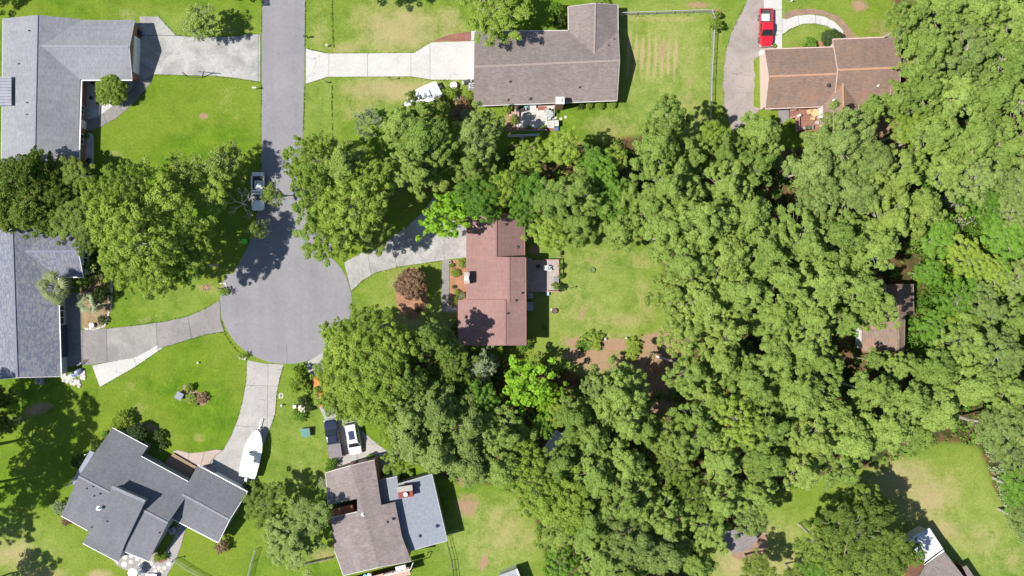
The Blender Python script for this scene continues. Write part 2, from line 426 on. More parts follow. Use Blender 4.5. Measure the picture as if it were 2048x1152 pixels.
SOIL = [  # cx, cy, rx, ry, angle, strength
 (1330,690,60,26,5,1.0),(1230,690,55,16,0,.85),(1160,680,40,10,-15,.7),(1320,750,55,50,0,.9),(1200,730,70,28,0,.6),
 (1320,820,40,25,0,.9),(1180,712,60,22,0,.9),(1270,720,50,22,0,.9),(1760,60,35,40,0,.5),(1690,80,40,22,0,.6),(1755,95,40,30,0,.8),(1770,240,40,32,0,.9),(1790,290,25,30,0,.6),(1395,10,30,9,0,.7),(1432,28,14,12,0,.8),
 (1062,460,26,26,0,.7),(1070,500,20,14,0,.6),(895,330,26,30,0,.3),(1020,245,14,26,0,.8),(920,210,30,30,0,.55),(407,232,11,8,0,.75),
 (75,820,45,16,-15,.6),(30,840,40,14,0,.5),(412,573,16,9,0,.7),(446,577,12,12,0,.55),(325,560,9,6,0,.9),(1170,300,32,14,30,.6),
 (934,1010,28,26,0,.65),(930,960,20,20,0,.6),(968,1125,10,20,20,.75),(1010,1050,10,40,30,.2),(1255,350,30,20,0,.4),(1600,400,20,40,0,.7),(1560,330,20,40,0,.5),
 (820,600,18,30,0,.2),(900,700,24,14,0,.6),(1090,790,30,16,0,.4),(1000,950,30,20,0,.3),(1760,700,60,20,0,.5),(1400,1080,30,40,0,.2),(300,855,26,9,15,.75),(310,900,30,22,30,.3),
 (430,1060,12,9,0,.6),(545,1080,10,25,0,.4),(1500,1110,40,14,-20,.5),(1850,600,25,30,0,.3),(1180,522,10,16,0,.45),(1165,625,12,30,10,.5),(1280,590,14,12,0,.35),(1130,680,30,12,0,.4),
 (1720,10,22,14,0,.8),(220,545,14,40,10,.5),(1140,532,8,5,0,.4),(640,1030,0.1,0.1,0,0),(1380,165,14,12,0,.45),(1350,60,60,6,-2,.3),(1325,100,9,34,4,.5),(1345,130,7,28,4,.4),(1385,130,14,34,4,.28)]
DRY = [(800,60,90,50,0,.75),(740,30,60,40,0,.4),(900,100,60,30,-20,.6),(690,95,50,14,0,.5),(780,180,100,26,0,.8),(860,190,60,40,0,.5),(720,220,50,30,0,.4),(900,50,30,40,0,.6),
 (1330,110,80,60,0,.35),(1220,255,60,30,0,.45),(1400,250,20,60,0,.35),(1375,200,25,25,0,.5),(1250,30,60,12,0,.4),(1330,38,80,8,0,.5),(1590,110,60,10,0,.3),
 (1180,520,60,40,0,.3),(1150,620,60,60,0,.3),(1250,640,60,20,0,.5),(1280,520,40,20,0,.4),(1210,680,80,16,0,.5),(1290,600,30,60,0,.35),
 (1800,960,70,50,0,.75),(1850,1000,50,60,0,.8),(1900,980,30,50,0,.5),(1880,1060,50,24,0,.75),(1960,1080,60,40,0,.4),(2020,1120,50,40,0,.4),(1480,1120,60,40,-20,.8),(1560,1080,50,50,0,.4),(1560,1130,60,30,0,.6),
 (1010,1060,60,60,0,.5),(960,1020,50,30,0,.3),(1060,1000,30,50,0,.4),(1050,1080,30,30,0,.5),(970,1110,50,40,0,.35),
 (30,1110,50,30,0,.75),(80,1150,60,20,0,.6),(200,1150,25,12,0,.9),(12,1080,25,50,0,.3),(280,820,16,20,0,.4),(262,775,14,12,0,.35),(395,875,14,12,0,.4),(290,640,30,8,-15,.4),(430,575,40,14,0,.4),
 (255,30,30,20,0,.4),(440,60,60,12,0,.3),(460,210,40,60,0,.25),(230,310,20,10,0,.4),(820,640,40,20,0,.6),(790,560,20,40,0,.4),(870,650,40,30,0,.5),(905,680,30,30,0,.6),
 (600,950,40,40,0,.3),(640,900,30,30,0,.25),(645,1108,40,14,-12,.6),(700,690,30,30,0,.3),(650,140,24,60,0,.25),(640,60,20,60,0,.35),(880,1060,20,40,0,.4),(1490,150,12,80,0,.0)]
for i in range(8): DRY.append((1258+13.2*i, 105+2*i, 3.3, 44, 3, 1.15))
YEL = [(1330,130,130,170,0,.8),(1180,600,160,150,0,.7),(640,150,50,200,0,.5),(800,120,160,120,0,.7),(1560,60,130,80,0,.5),(1900,1050,220,150,0,.75),(1520,1100,120,90,0,.9),(980,1080,110,90,0,.8),(820,620,100,90,0,.65),(600,930,90,160,0,.45),(40,1100,120,60,0,.6),(360,60,160,40,0,.45),(560,1100,60,60,0,.2),(370,600,120,50,0,.35)]
def build_ground():
    st = 0.3
    xs = np.arange(-86, 86+st, st); ys = np.arange(-52, 52+st, st)
    X, Y = np.meshgrid(xs, ys)
    PX = X*S+1024; PY = 576-Y*S
    def blobs(L):
        a = np.zeros_like(X)
        for cx, cy, rx, ry, an, s in L:
            c, sn = math.cos(R_(an)), math.sin(R_(an))
            dx = PX-cx; dy = PY-cy; u = (dx*c+dy*sn)/rx; v = (-dx*sn+dy*c)/ry
            a = np.maximum(a, s*np.exp(-(u*u+v*v)**1.2*0.8))
        return a
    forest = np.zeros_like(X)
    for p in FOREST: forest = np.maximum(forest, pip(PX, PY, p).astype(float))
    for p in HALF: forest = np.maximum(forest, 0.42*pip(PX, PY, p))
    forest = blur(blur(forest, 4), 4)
    soil = blobs(SOIL); dry = blobs(DRY); yel = blobs(YEL)
    ny, nx = X.shape
    # soft relief away from built things is left out: the plots are flat
    Z = np.zeros_like(X)
    co = np.stack([X, Y, Z], -1).reshape(-1, 3)
    idx = np.arange(nx*ny).reshape(ny, nx)
    q = np.stack([idx[:-1, :-1], idx[:-1, 1:], idx[1:, 1:], idx[1:, :-1]], -1).reshape(-1, 4)
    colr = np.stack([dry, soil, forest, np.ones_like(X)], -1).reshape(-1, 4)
    ye = yel.reshape(-1)
    # outer skirt to the horizon
    nb = len(co); big = 700
    x0, x1, y0, y1 = xs[0], xs[-1], ys[0], ys[-1]
    sk = np.array([(-big, -big, 0), (big, -big, 0), (big, big, 0), (-big, big, 0)], float)
    co = np.vstack([co, sk]); ca, cb, cc, cd = idx[0, 0], idx[0, -1], idx[-1, -1], idx[-1, 0]
    faces = [tuple(r) for r in q.tolist()]
    bot = idx[0, :].tolist(); right = idx[:, -1].tolist(); top = idx[-1, ::-1].tolist(); left = idx[::-1, 0].tolist()
    faces.append(tuple([nb, nb+1]+bot[::-1])); faces.append(tuple([nb+1, nb+2]+right[::-1]))
    faces.append(tuple([nb+2, nb+3]+top[::-1])); faces.append(tuple([nb+3, nb]+left[::-1]))
    me = bpy.data.meshes.new('ground'); me.from_pydata(co.tolist(), [], faces)
    at = me.attributes.new('wear', 'FLOAT_COLOR', 'POINT')
    full = np.zeros((len(co), 4)); full[:nb] = colr; full[nb:, 2] = 0.3; at.data.foreach_set('color', full.reshape(-1))
    a2 = me.attributes.new('yellow', 'FLOAT', 'POINT'); yy = np.zeros(len(co)); yy[:nb] = ye; a2.data.foreach_set('value', yy)
    me.materials.append(ground_mat()); me.update()
    o = link('ground', me); o['kind'] = 'structure'
build_ground()

# ------------------------------------------------------------------ street, drives, beds
def arc(cx, cy, r, a0, a1, n):
    return [(cx+r*math.cos(R_(a0+(a1-a0)*i/n)), cy+r*math.sin(R_(a0+(a1-a0)*i/n))) for i in range(n+1)]
ROAD = [(525,-400),(525,0),(524,170),(523,300),(521,380),(512,440),(497,492),(480,522),(466,548)]
ROAD += arc(572,604,127,206,-34,46)[0:0]
ROAD += [(572+132*math.cos(R_(a)), 605+123*math.sin(R_(a))) for a in range(208, -56, -6)][::1]
ROAD += [(668,500),(640,455),(618,400),(604,340),(606,260),(609,150),(610,0),(610,-400)]
road = sheet('road', ROAD, 0.03, asphalt(), wobble=0.035)
mb = MB()
seam = [(574,728),(574,705),(573,690)]
for a, b in zip(seam, seam[1:]): mb.prism(ppoly([(a[0]-.35, a[1]), (a[0]+.35, a[1]), (b[0]+.35, b[1]), (b[0]-.35, b[1])]), 0.03, 0.034)
for (x0, y0, x1, y1) in [(533,486,541,481),(586,397,594,403),(578,389,584,392)]:
    mb.prism(ppoly([(x0, y0), (x0+1, y0+1.2), (x1, y1+1), (x1, y1)]), 0.03, 0.035)
mb.build('road_seam', simple('tar', (0.055, 0.052, 0.055), 0.8), road)
CW = concrete('pale concrete', (0.50, 0.488, 0.465), 0.10)
CG = concrete('grey concrete', (0.36, 0.345, 0.335), 0.32)
CM = concrete('mottled concrete', (0.40, 0.39, 0.375), 0.38)
CD = concrete('old concrete', (0.26, 0.245, 0.235), 0.25)
CP = concrete('pink concrete', (0.42, 0.34, 0.30), 0.12)
GRV = concrete('gravel drive', (0.33, 0.285, 0.26), 0.25)
paving('driveway', [(262,46),(278,46),(279,33),(317,33),(352,71),(400,74),(455,74),(500,69),(521,68),(521,164),(470,156),(430,152),(308,149),(290,160),(262,160)],
       [(516.5,0,516.5,200)], CM, polys=[[(279,33),(317,33),(352,71),(279,70.5)],[(262,46),(278,46),(278.5,71),(352,71.5),(400,74),(455,74),(500,69),(521,68),(521,164),(470,156),(430,152),(308,149),(290,160),(262,160)]])
paving('garden_path', [(308,150),(300,168),(282,190),(262,212),(235,235),(205,252),(180,262),(172,262),(165,240),(190,235),(205,227),(225,212),(245,195),(262,180),(272,160),(290,160)],
       [(232,208,252,228),(205,222,214,250),(262,180,285,190)], CD)
GWHITE = mulchmat('white gravel', (0.38, 0.37, 0.36), (0.62, 0.60, 0.58), 5)
sheet('gravel_bed', [(160,155),(270,155),(270,165),(262,180),(245,195),(225,212),(205,227),(190,235),(166,242),(160,230)], 0.02, GWHITE)
sheet('gravel_bed', [(160,268),(182,266),(187,272),(188,300),(187,330),(158,330)], 0.02, GWHITE)
paving('driveway', [(612,97),(625,101),(655,107),(827,106),(862,85),(941,83),(941,62),(951,62),(951,160),(865,160),(822,153),(655,154),(612,168)],
       [(860,80,860,170),(822,100,822,160),(735,100,735,160),(658,100,658,160)], CW, polys=[[(612,97),(625,101),(655,107),(827,106),(862,85),(951,82),(951,160),(865,160),(822,153),(655,154),(612,168)],[(942,62),(951,62),(951,81.5),(942,81.5)]])
REDM = mulchmat('red mulch', (0.17, 0.07, 0.05), (0.30, 0.14, 0.11))
sheet('mulch_bed', [(864,83),(880,76),(905,68),(941,63),(941,82)], 0.022, REDM, wobble=0.04)
ORM = mulchmat('orange pine straw', (0.22, 0.105, 0.055), (0.42, 0.22, 0.13))
BRM = mulchmat('brown mulch', (0.16, 0.10, 0.07), (0.33, 0.22, 0.15))
STR = mulchmat('dry straw', (0.14, 0.10, 0.055), (0.38, 0.28, 0.16))
sheet('gravel_driveway', [(1503,-60),(1496,0),(1480,30),(1465,60),(1453,95),(1448,130),(1446,170),(1449,215),(1458,250),(1466,265),(1500,240),(1520,218),(1508,214),(1509,118),(1521,112),(1534,97),(1526,60),(1528,0),(1530,-60)], 0.02, GRV, wobble=0.12)
paving('driveway', [(1528.5,-60),(1564,-60),(1564,97),(1534,97),(1526.5,60),(1527,30)], [(1500,20,1600,20),(1500,-25,1600,-25),(1500,62,1600,62)], CW)
paving('garden_path', [(1564,36),(1572,39),(1590,32),(1620,29),(1648,33),(1670,44),(1685,60),(1690,78),(1681,78),(1672,63),(1655,53),(1630,47),(1605,48),(1580,58),(1564,70)],
       [(1595,25,1600,60),(1630,20,1632,60),(1660,30,1650,65)], CW)
sheet('mulch_bed', [(1565,34),(1572,24),(1590,19),(1620,17),(1650,22),(1675,32),(1695,50),(1712,80),(1692,79),(1686,60),(1671,43),(1649,32),(1620,28),(1590,31),(1573,38)], 0.018, BRM, wobble=0.06)
sheet('mulch_bed', [(1575,97),(1600,92),(1640,82),(1660,80),(1664,98),(1600,102)], 0.018, ORM, wobble=0.06)
paving('driveway', [(703,583),(722,563),(752,545),(800,533),(850,526),(905,518),(936,515),(936,455),(905,440),(885,415),(868,393),(845,425),(812,455),(775,480),(730,502),(688,525)],
       [(786,480,795,545),(888,430,888,540),(730,480,745,560)], CG, mats=[CG, CM])
paving('garden_path', [(884,521),(899,519.5),(899,610),(938,613),(938,625),(884,625)], [(870,560,910,560),(870,590,910,590),(870,612,945,612)], CD)
sheet('mulch_bed', [(900,521),(936,517),(936,602),(919,604),(918,612),(900,609)], 0.02, ORM)
sheet('mulch_bed', [(823+31*math.cos(a)*(1+.05*math.sin(3*a)), 588+52*math.sin(a)) for a in [i*math.pi/12 for i in range(24)]], 0.02, ORM, wobble=0.05)
sheet('mulch_bed', [(898,628),(918,628),(918,690),(905,694),(898,680)], 0.018, BRM, wobble=0.08)
paving('driveway', [(122,662),(165,660),(215,657),(280,650),(330,643),(375,633),(410,618),(440,600),(441,640),(449,663),(415,668),(380,678),(322,696),(270,716),(183,729),(122,735)],
       [(166,640,166,740),(312,640,315,700),(374,620,384,680),(213,650,215,730)], CD, mats=[CD, CD, concrete('patched concrete', (0.31, 0.295, 0.28), 0.3)])
paving('driveway_extension', [(184,731),(275,713),(317,689),(325,696.5),(270,734),(200,774)], [(262,700,276,740)], CW)
sheet('garden_path', [(131,585),(160,585),(163,661),(131,661)], 0.03, CD)
sheet('garden_bed', [(160,555),(224,545),(226,580),(222,622),(210,656),(166,658),(160,600)], 0.02, STR, wobble=0.05)
paving('driveway', [(494,720),(530,727),(568,729),(560,755),(553,790),(551,825),(541,855),(530,885),(519,915),(505,945),(494,968),(478,972),(412,938),(433,910),(447,900),(462,872),(476,838),(486,800),(493,760)],
       [(480,770,570,773),(460,850,560,858),(537,700,532,1000)], CW, mats=[concrete('light concrete', (0.40, 0.38, 0.36), 0.2)])
paving('garden_path', [(345,902),(358,900),(378,906),(405,904),(432,899),(446,900.5),(432,910),(411,938),(398,940)], [(378,890,378,930),(412,890,400,940)], CP)
paving('driveway', [(610,726),(645,705),(665,725),(690,770),(712,810),(722,860),(752,885),(778,905),(790,925),(790,945),(672,935),(662,880),(650,840),(636,810),(626,765)],
       [(600,775,700,765),(640,850,740,835),(660,900,800,880),(705,850,720,950)], concrete('light concrete', (0.40, 0.38, 0.36), 0.2))
patio = sheet('patio', [(215,1095),(300,1108),(308,1105),(325,1108),(345,1085),(356,1045),(374,1048),(362,1090),(351,1122),(337,1145),(325,1165),(290,1168),(272,1143),(250,1140),(235,1131),(222,1115)], 0.04, concrete('patio concrete', (0.33, 0.305, 0.30), 0.15))
STN = simple('round paver', (0.47, 0.455, 0.42), 0.85, 0.12, 3)
for x, y, r in [(250,1114,5.2),(263,1111.6,4.2),(274.7,1116.7,5),(262.2,1123.4,4.2),(248.5,1128,6),(285,1123.8,4),(301.6,1126.9,5),(308.7,1133.5,3.2),(299.3,1138,3.2),(318.4,1135.5,4),(329,1135.5,4),(337.6,1128,5),(323.5,1143,3.2),(235,1124.5,3),(311,1142,4)]:
    c = P(x, y); mb = MB(); mb.lathe((c.x, c.y, 0), [(r/S, 0.03), (r/S, 0.062), (r/S*.96, 0.068)], 18); mb.build('paving_stone', STN, patio)
mb = MB(); mb.prism(ppoly([(308,1110),(322,1108),(338,1112),(330,1122),(322,1126),(312,1122)]), 0.03, 0.06)
bd = mb.build('mulch_bed', REDM); bd['kind'] = 'structure'
pt2 = sheet('patio', [(1030,228),(1036,218),(1050,213),(1108,211),(1108,256),(1040,257),(1031,250)], 0.04, concrete('white patio concrete', (0.52, 0.50, 0.47), 0.12))
sheet('brick_edging', [(1024,215),(1112,208),(1112,262),(1028,262)], 0.02, REDM)
for x, y in [(1131,234.5),(1121.5,237.5),(1111,236)]:
    c = P(x, y); mb = MB(); mb.lathe((c.x, c.y, 0), [(0.2, 0), (0.2, 0.05)], 14)
    tag(mb.build('stepping_stone', STN), {1131: 'pale round stepping stone farthest from the white patio', 1121.5: 'middle pale stepping stone right of the white patio', 1111: 'pale stepping stone touching the right edge of the white patio'}[x], 'stepping stone', 'stepping stones beside the white patio')
sheet('patio', [(1555,216),(1580,214),(1580,236),(1560,250)], 0.02, CD)
sheet('dirt_clearing', [(1330,1000)]*0+[(1468,1040),(1535,1050),(1530,1100),(1480,1120),(1450,1100)], 0.012, mulchmat('bare soil', (0.2, 0.12, 0.08), (0.34, 0.23, 0.15)), wobble=0.25)
for pts in ([(1290,735),(1330,722),(1366,730),(1372,742),(1335,745),(1296,748)],):
    sheet('pine_straw_bed', pts, 0.015, ORM, wobble=0.2)
# ------------------------------------------------------------------ houses
def wv(p): return P(*p)
ROOFS = {}
def plane_of(a, b, c):
    a, b, c = Vector(a), Vector(b), Vector(c); n = (b-a).cross(c-a)
    if n.z < 0: n = -n
    return a, n
def plane_z(pl, x, y):
    a, n = pl; return a.z-(n.x*(x-a.x)+n.y*(y-a.y))/n.z
def ray_plane(pl, px, py):
    a, n = pl; g = P(px, py, 0); c = Vector((0, 0, H)); d = g-c
    t = (a-c).dot(n)/d.dot(n); return c+d*t
def slab_from(root, name, pts3, mat, th=0.14):
    mb = MB(); poly = [(p.x, p.y) for p in pts3]
    mb.prism(poly, [p.z-th for p in pts3], [p.z for p in pts3])
    return mb.build(name, mat, root)
def edge_strip(root, name, p, q, wdt, hgt, mat, drop=0.0, out=None):
    """a board along the line p-q, its top drop below the line"""
    p, q = Vector(p), Vector(q); d = (q-p); L = math.hypot(d.x, d.y); u = Vector((d.x/L, d.y/L, 0)); v = Vector((-u.y, u.x, 0))*wdt/2
    mb = MB(); vs = []
    for zz in (-hgt-drop, -drop):
        for c in (p-v, q-v, q+v, p+v): vs.append((c.x, c.y, c.z+zz))
    mb.add(vs, [(0, 3, 2, 1), (4, 5, 6, 7), (0, 1, 5, 4), (1, 2, 6, 5), (2, 3, 7, 6), (3, 0, 4, 7)])
    return mb.build(name, mat, root)
def gable(root, A0, A1, R0, R1, B0, B1, roofm, wallm, trim=None, oh=0.35, ohg=0.25, caps=True, gutters=(1, 1), rakes=(0, 1), walls=True, capmat=None, z_floor=-0.2):
    A0, A1, R0, R1, B0, B1 = [wv(p) if len(p) == 3 and not isinstance(p, Vector) else p for p in (A0, A1, R0, R1, B0, B1)]
    s1 = slab_from(root, 'roof_slope', [A0, A1, R1, R0], roofm)
    s2 = slab_from(root, 'roof_slope', [R0, R1, B1, B0], roofm)
    ROOFS.setdefault(root.name, []).append((plane_of(A0, A1, R0), plane_of(B0, B1, R0)))
    trim = trim or TRIM
    if caps:
        d = (R1-R0).normalized()*0.06
        edge_strip(root, 'ridge_cap', R0+d+Vector((0, 0, .045)), R1-d+Vector((0, 0, .045)), 0.3, 0.07, capmat or roofm)
    vA = (A0-B0); vA.z = 0; vA.normalize()
    if gutters[0]: edge_strip(root, 'gutter', A0+vA*.06, A1+vA*.06, 0.115, 0.12, trim, 0.02)
    if gutters[1]: edge_strip(root, 'gutter', B0-vA*.06, B1-vA*.06, 0.115, 0.12, trim, 0.02)
    ud = (R1-R0); ud.z = 0; ud.normalize()
    for k, (a, r, b) in ((0, (A0, R0, B0)), (1, (A1, R1, B1))):
        if rakes[k]:
            o = ud*(0.03 if k else -0.03)
            edge_strip(root, 'rake_board', a+o, r+o, 0.055, 0.2, trim, -0.012); edge_strip(root, 'rake_board', b+o, r+o, 0.055, 0.2, trim, -0.012)
    segs = {}
    if walls:
        def ins(a, b, t): return a+(b-a)*min(0.45, t/max(.1, (b-a).length))
        e = []
        for a, r, b, sg in ((A0, R0, B0, 1), (A1, R1, B1, -1)):
            a_ = ins(a, r, oh)+ud*ohg*sg; b_ = ins(b, r, oh)+ud*ohg*sg; r_ = r+ud*ohg*sg
            e.append([Vector((a_.x, a_.y, z_floor)), a_-Vector((0, 0, .17)), r_-Vector((0, 0, .17)), b_-Vector((0, 0, .17)), Vector((b_.x, b_.y, z_floor))])
        mb = MB(); vs = e[0]+e[1]
        mb.add(vs, [(0, 1, 2, 3, 4), (9, 8, 7, 6, 5)]+[(i, 5+i, 5+(i+1) % 5, (i+1) % 5) for i in range(5)])
        mb.build('wall', wallm, root)
        segs = {'A': (e[0][0], e[1][0]), 'B': (e[0][4], e[1][4]), '0': (e[0][0], e[0][4]), '1': (e[1][0], e[1][4])}
        cen = (e[0][0]+e[1][4])/2
        segs = {k: (a, b, (lambda m: m.normalized())(Vector((-(b-a).y, (b-a).x, 0))*(1 if Vector((-(b-a).y, (b-a).x, 0)).dot((a+b)/2-cen) > 0 else -1))) for k, (a, b) in segs.items()}
    return segs
def panel(root, seg, t, zc, wd, ht, name='window', mat=None, frame=None, proud=0.04):
    a, b, nrm_ = seg; c = a+(b-a)*t; u = (b-a).normalized(); ang = math.atan2(u.y, u.x)
    mb = MB(); mb.box((c.x+nrm_.x*proud/2, c.y+nrm_.y*proud/2, zc), (wd, proud+0.06, ht), ang)
    return mb.build(name, mat or WHITE, root), c, u, ang, nrm_
def window(root, seg, t, zc=1.6, wd=1.1, ht=1.2, shutters=None, mull=1):
    fr, c, u, ang, nn_ = panel(root, seg, t, zc, wd, ht, 'window', WHITE, proud=0.07)
    for k in range(mull+1):
        pw = (wd-.12*(mull+2)*.7)/(mull+1); off = -wd/2+.1+pw/2+k*(pw+.07)
        mb = MB(); mb.box((c.x+nn_.x*.09+u.x*off, c.y+nn_.y*.09+u.y*off, zc), (pw, 0.04, ht-.2), ang); mb.build('pane', GLASS, fr)
    if shutters:
        for sg in (-1, 1):
            mb = MB(); off = sg*(wd/2+.28); mb.box((c.x+nn_.x*.03+u.x*off, c.y+nn_.y*.03+u.y*off, zc), (.42, .09, ht+.05), ang)
            mb.build('shutter', shutters, root)
def door(root, seg, t, wd=0.95, ht=2.05, mat=None, garage=False):
    fr, c, u, ang, nn_ = panel(root, seg, t, ht/2, wd+.16, ht+.08, 'garage_door' if garage else 'door', mat or WHITE, proud=.05)
    if garage:
        for k in range(4):
            mb = MB(); mb.box((c.x+nn_.x*.08, c.y+nn_.y*.08, ht*(k+.5)/4), (wd, .05, ht/4-.05), ang); mb.build('door_panel', mat or WHITE, fr)
    else:
        mb = MB(); mb.box((c.x+nn_.x*.1+u.x*wd*.38, c.y+nn_.y*.1+u.y*wd*.38, 1.0), (.05, .08, .12), ang); mb.build('door_handle', GALV, fr)
def roof_at(root, px, py):
    best = None
    for p1, p2 in ROOFS[root.name]:
        h1 = ray_plane(p1, px, py); h2 = ray_plane(p2, px, py)
        z = min(h1.z, h2.z) if p2 is not p1 else h1.z
        if best is None or z > best: best = z
    return P(px, py, best)
def vent(root, px, py, r=0.09, h=0.35, mat=None, name='vent_pipe'):
    c = roof_at(root, px, py); mb = MB(); mb.lathe((c.x, c.y, c.z-.15), [(r*2.2, 0.1), (r*2.0, 0.19), (r, 0.2), (r, h+.15), (r*.7, h+.17)], 10)
    mb.build(name, mat or DARK, root)
def free_roof(root, outline, pl3, roofm, wallm=None, ins_d=0.3, trim=None, th=0.14, wall_outline=None):
    pl = plane_of(*[wv(p) for p in pl3]); pts = [ray_plane(pl, x, y) for x, y in outline]
    o = slab_from(root, 'roof_slope', pts, roofm, th)
    ROOFS.setdefault(root.name, []).append((pl, pl))
    if wallm:
        pw = [ray_plane(pl, x, y) for x, y in wall_outline] if wall_outline else pts
        q = inset([(p.x, p.y) for p in pw], ins_d)
        mb = MB(); mb.prism(q, -0.2, [plane_z(pl, x, y)-.16 for x, y in q]); mb.build('wall', wallm, root)
    return pts
def deck_boards(root_name, label, pts, z, n, mat, axis_px, cat='deck', parent=None, group=None, thick=0.1):
    """a raised deck whose boards are pieces of their own; axis_px: direction (px) the boards run"""
    poly = ppoly(pts); cx = sum(p[0] for p in poly)/len(poly); cy = sum(p[1] for p in poly)/len(poly)
    root = parent or thing(root_name, label, cat, (cx, cy, 0), group=group)
    mb = MB(); mb.prism(inset(poly, .06), 0.0, z-.05); mb.build('deck_frame', simple('deck shadow gap', (0.05, .04, .035), 1), root)
    u = Vector((axis_px[0], -axis_px[1])).normalized(); v = Vector((-u.y, u.x))
    ds = [v.dot(Vector(p)) for p in poly]; lo, hi = min(ds), max(ds); st = (hi-lo)/n
    for i in range(n):
        a = lo+i*st+.012; b = lo+(i+1)*st-.012
        q = clip(poly, tuple(v*a), tuple(v*a+u), 1 if (u.x*v.y-u.y*v.x) > 0 else -1)
        if len(q) > 2: q = clip(q, tuple(v*b), tuple(v*b+u), -1 if (u.x*v.y-u.y*v.x) > 0 else 1)
        if len(q) > 2 and area(q) > .02:
            mb = MB(); mb.prism(q, z-.05, z+random.uniform(-.004, .004)); mb.build('board', mat, root)
    return root
def house(label, px, py, cat='house', name='house'):
    return thing(name, label, cat, P(px, py, 0))

# 1 grey house, top left
SH1 = shingles('blue grey shingles', (0.240, 0.244, 0.262), (0.204, 0.208, 0.225), 90, 0.35)
h = house('large L-shaped house with pale blue-grey shingle roof and white garage door, top left corner', 100, 170)
s = gable(h, (6.5,37,2.7), (3.5,325,2.7), (74,30,4.8), (68,326,4.8), (162,38,2.7), (157,326,2.7), SH1, BRICK, simple('grey fascia', (.36, .37, .40), .8), gutters=(1, 0), capmat=simple('grey ridge cap', (.22, .228, .26), .95))
edge_strip(h, 'gutter', P(162,160,2.7)+Vector((.08, 0, 0)), P(157,326,2.7)+Vector((.08, 0, 0)), .14, .14, WHITE, .01)
door(h, s['B'], 0.72); window(h, s['B'], 0.83, 1.5, 1.5, 1.3); window(h, s['B'], 0.62, 1.5, 1.3, 1.3)
s = gable(h, (100,40,2.7), (269,40,2.7), (82,92,4.55), (258,94,4.55), (100,158.5,2.7), (264,159,2.7), SH1, BRICK, simple('grey fascia', (.36, .37, .40), .8), gutters=(0, 0), capmat=simple('grey ridge cap', (.22, .228, .26), .95))
door(h, s['1'], 0.55, 4.9, 2.15, garage=True)
edge_strip(h, 'gutter', P(164,159.3,2.7)-Vector((0, .08, 0)), P(264,159.3,2.7)-Vector((0, .08, 0)), .14, .14, WHITE, .01)
for x, y in [(59,62),(38.6,128),(55,206),(55,229)]: vent(h, x, y, 0.07)
mb = MB(); mb.prism(ppoly([(-60,153.5),(23,153.5),(23,211),(-60,211)], 4.0), 3.95, 4.03)
aw = mb.build('patio_roof', ribmat('dark blue metal roof', (0.17, 0.18, 0.22)), h)
mb = MB()
for i in range(9): a = P(-60, 157+6*i, 4.05); b = P(23, 157+6*i, 4.05); mb.tube(a, b, .025, n=4)
mb.build('rib', ribmat('dark blue metal roof', (0.17, 0.18, 0.22)), aw)

# 2 taupe house, top centre
SH2 = shingles('taupe shingles', (0.225, 0.185, 0.173), (0.175, 0.142, 0.134), 2, 0.45, stain=(0.155, 0.125, 0.115))
h2 = house('long taupe-shingled house with small brick chimney beside the white patio, top centre', 1090, 130)
CAP2 = simple('taupe ridge cap', (.25, .2, .18), .95)
s = gable(h2, (949,63,2.7), (1236,61,2.7), (948,134,4.7), (1239,121,4.75), (947,211.5,2.7), (1234,200.6,2.7), SH2, BRICK, TRIM, gutters=(1, 1), capmat=CAP2)
door(h2, s['0'], .5, 4.8, 2.1, garage=True); window(h2, s['B'], .2, 1.6, 1.4); window(h2, s['B'], .72, 1.6); window(h2, s['B'], .88, 1.6); door(h2, s['B'], .42, 1.8)
gable(h2, (1139,115,2.7), (1136.6,13.3,2.7), (1188,113,4.15), (1190.6,6.5,4.15), (1236,112,2.7), (1235,9.7,2.7), SH2, BRICK, TRIM, capmat=CAP2)
for x, y in [(1228,79),(1217,91.5),(1020.5,163),(1159,174.5),(1016,200)]: vent(h2, x, y, 0.08)
vent(h2, 1061, 197, .12, .3)
ch = MB(); c = P(1120, 200, 4.5)
ch.box((c.x, c.y-.1, 2.3), (1.05, 0.9, 4.6)); co = ch.build('chimney', BRICK, h2)
mb = MB(); mb.box((c.x, c.y-.1, 4.66), (1.2, 1.0, 0.14)); mb.box((c.x, c.y-.1, 4.85), (.4, .4, .3)); mb.build('chimney_cap', simple('mortar cap', (.6, .57, .54), .9), co)

# 3 brown house, top right
SH3 = shingles('brown shingles', (0.235, 0.160, 0.128), (0.185, 0.125, 0.10), 2, 0.45, stain=(0.25, 0.135, 0.085))
h3 = house('brown-shingled house with pinkish siding beside the red pickup, top right', 1660, 150)
CAP3 = simple('rust ridge cap', (.36, .21, .13), .95)
s = gable(h3, (1529,99,2.8), (1682,94,2.8), (1538,153,4.6), (1684,147.6,4.6), (1531,217,2.8), (1690,211,2.8), SH3, SIDING_P, simple('pink trim', (.55, .42, .37), .7), gutters=(1, 1), rakes=(1, 0), capmat=CAP3, ohg=.05)
window(h3, s['B'], .35, 1.6); door(h3, s['B'], .72, 1.6)
s = gable(h3, (1665.6,79,2.9), (1800,74,2.9), (1676,140,4.95), (1800,135,4.95), (1668,212,2.9), (1800,206,2.9), SH3, SIDING_P, simple('pink trim', (.55, .42, .37), .7), rakes=(1, 1), capmat=CAP3)
s = gable(h3, (1646,190,2.85), (1646,258,2.85), (1685,161,4.15), (1688,262,4.15), (1716,190,2.85), (1718,259,2.85), SH3, SIDING_P, simple('pink trim', (.55, .42, .37), .7), capmat=CAP3)
window(h3, s['A'], .6, 1.6)
vent(h3, 1658, 170.5, .14, .25); vent(h3, 1667, 200.5, .07, .5, WHITE); vent(h3, 1756, 171, .07, .4, WHITE)

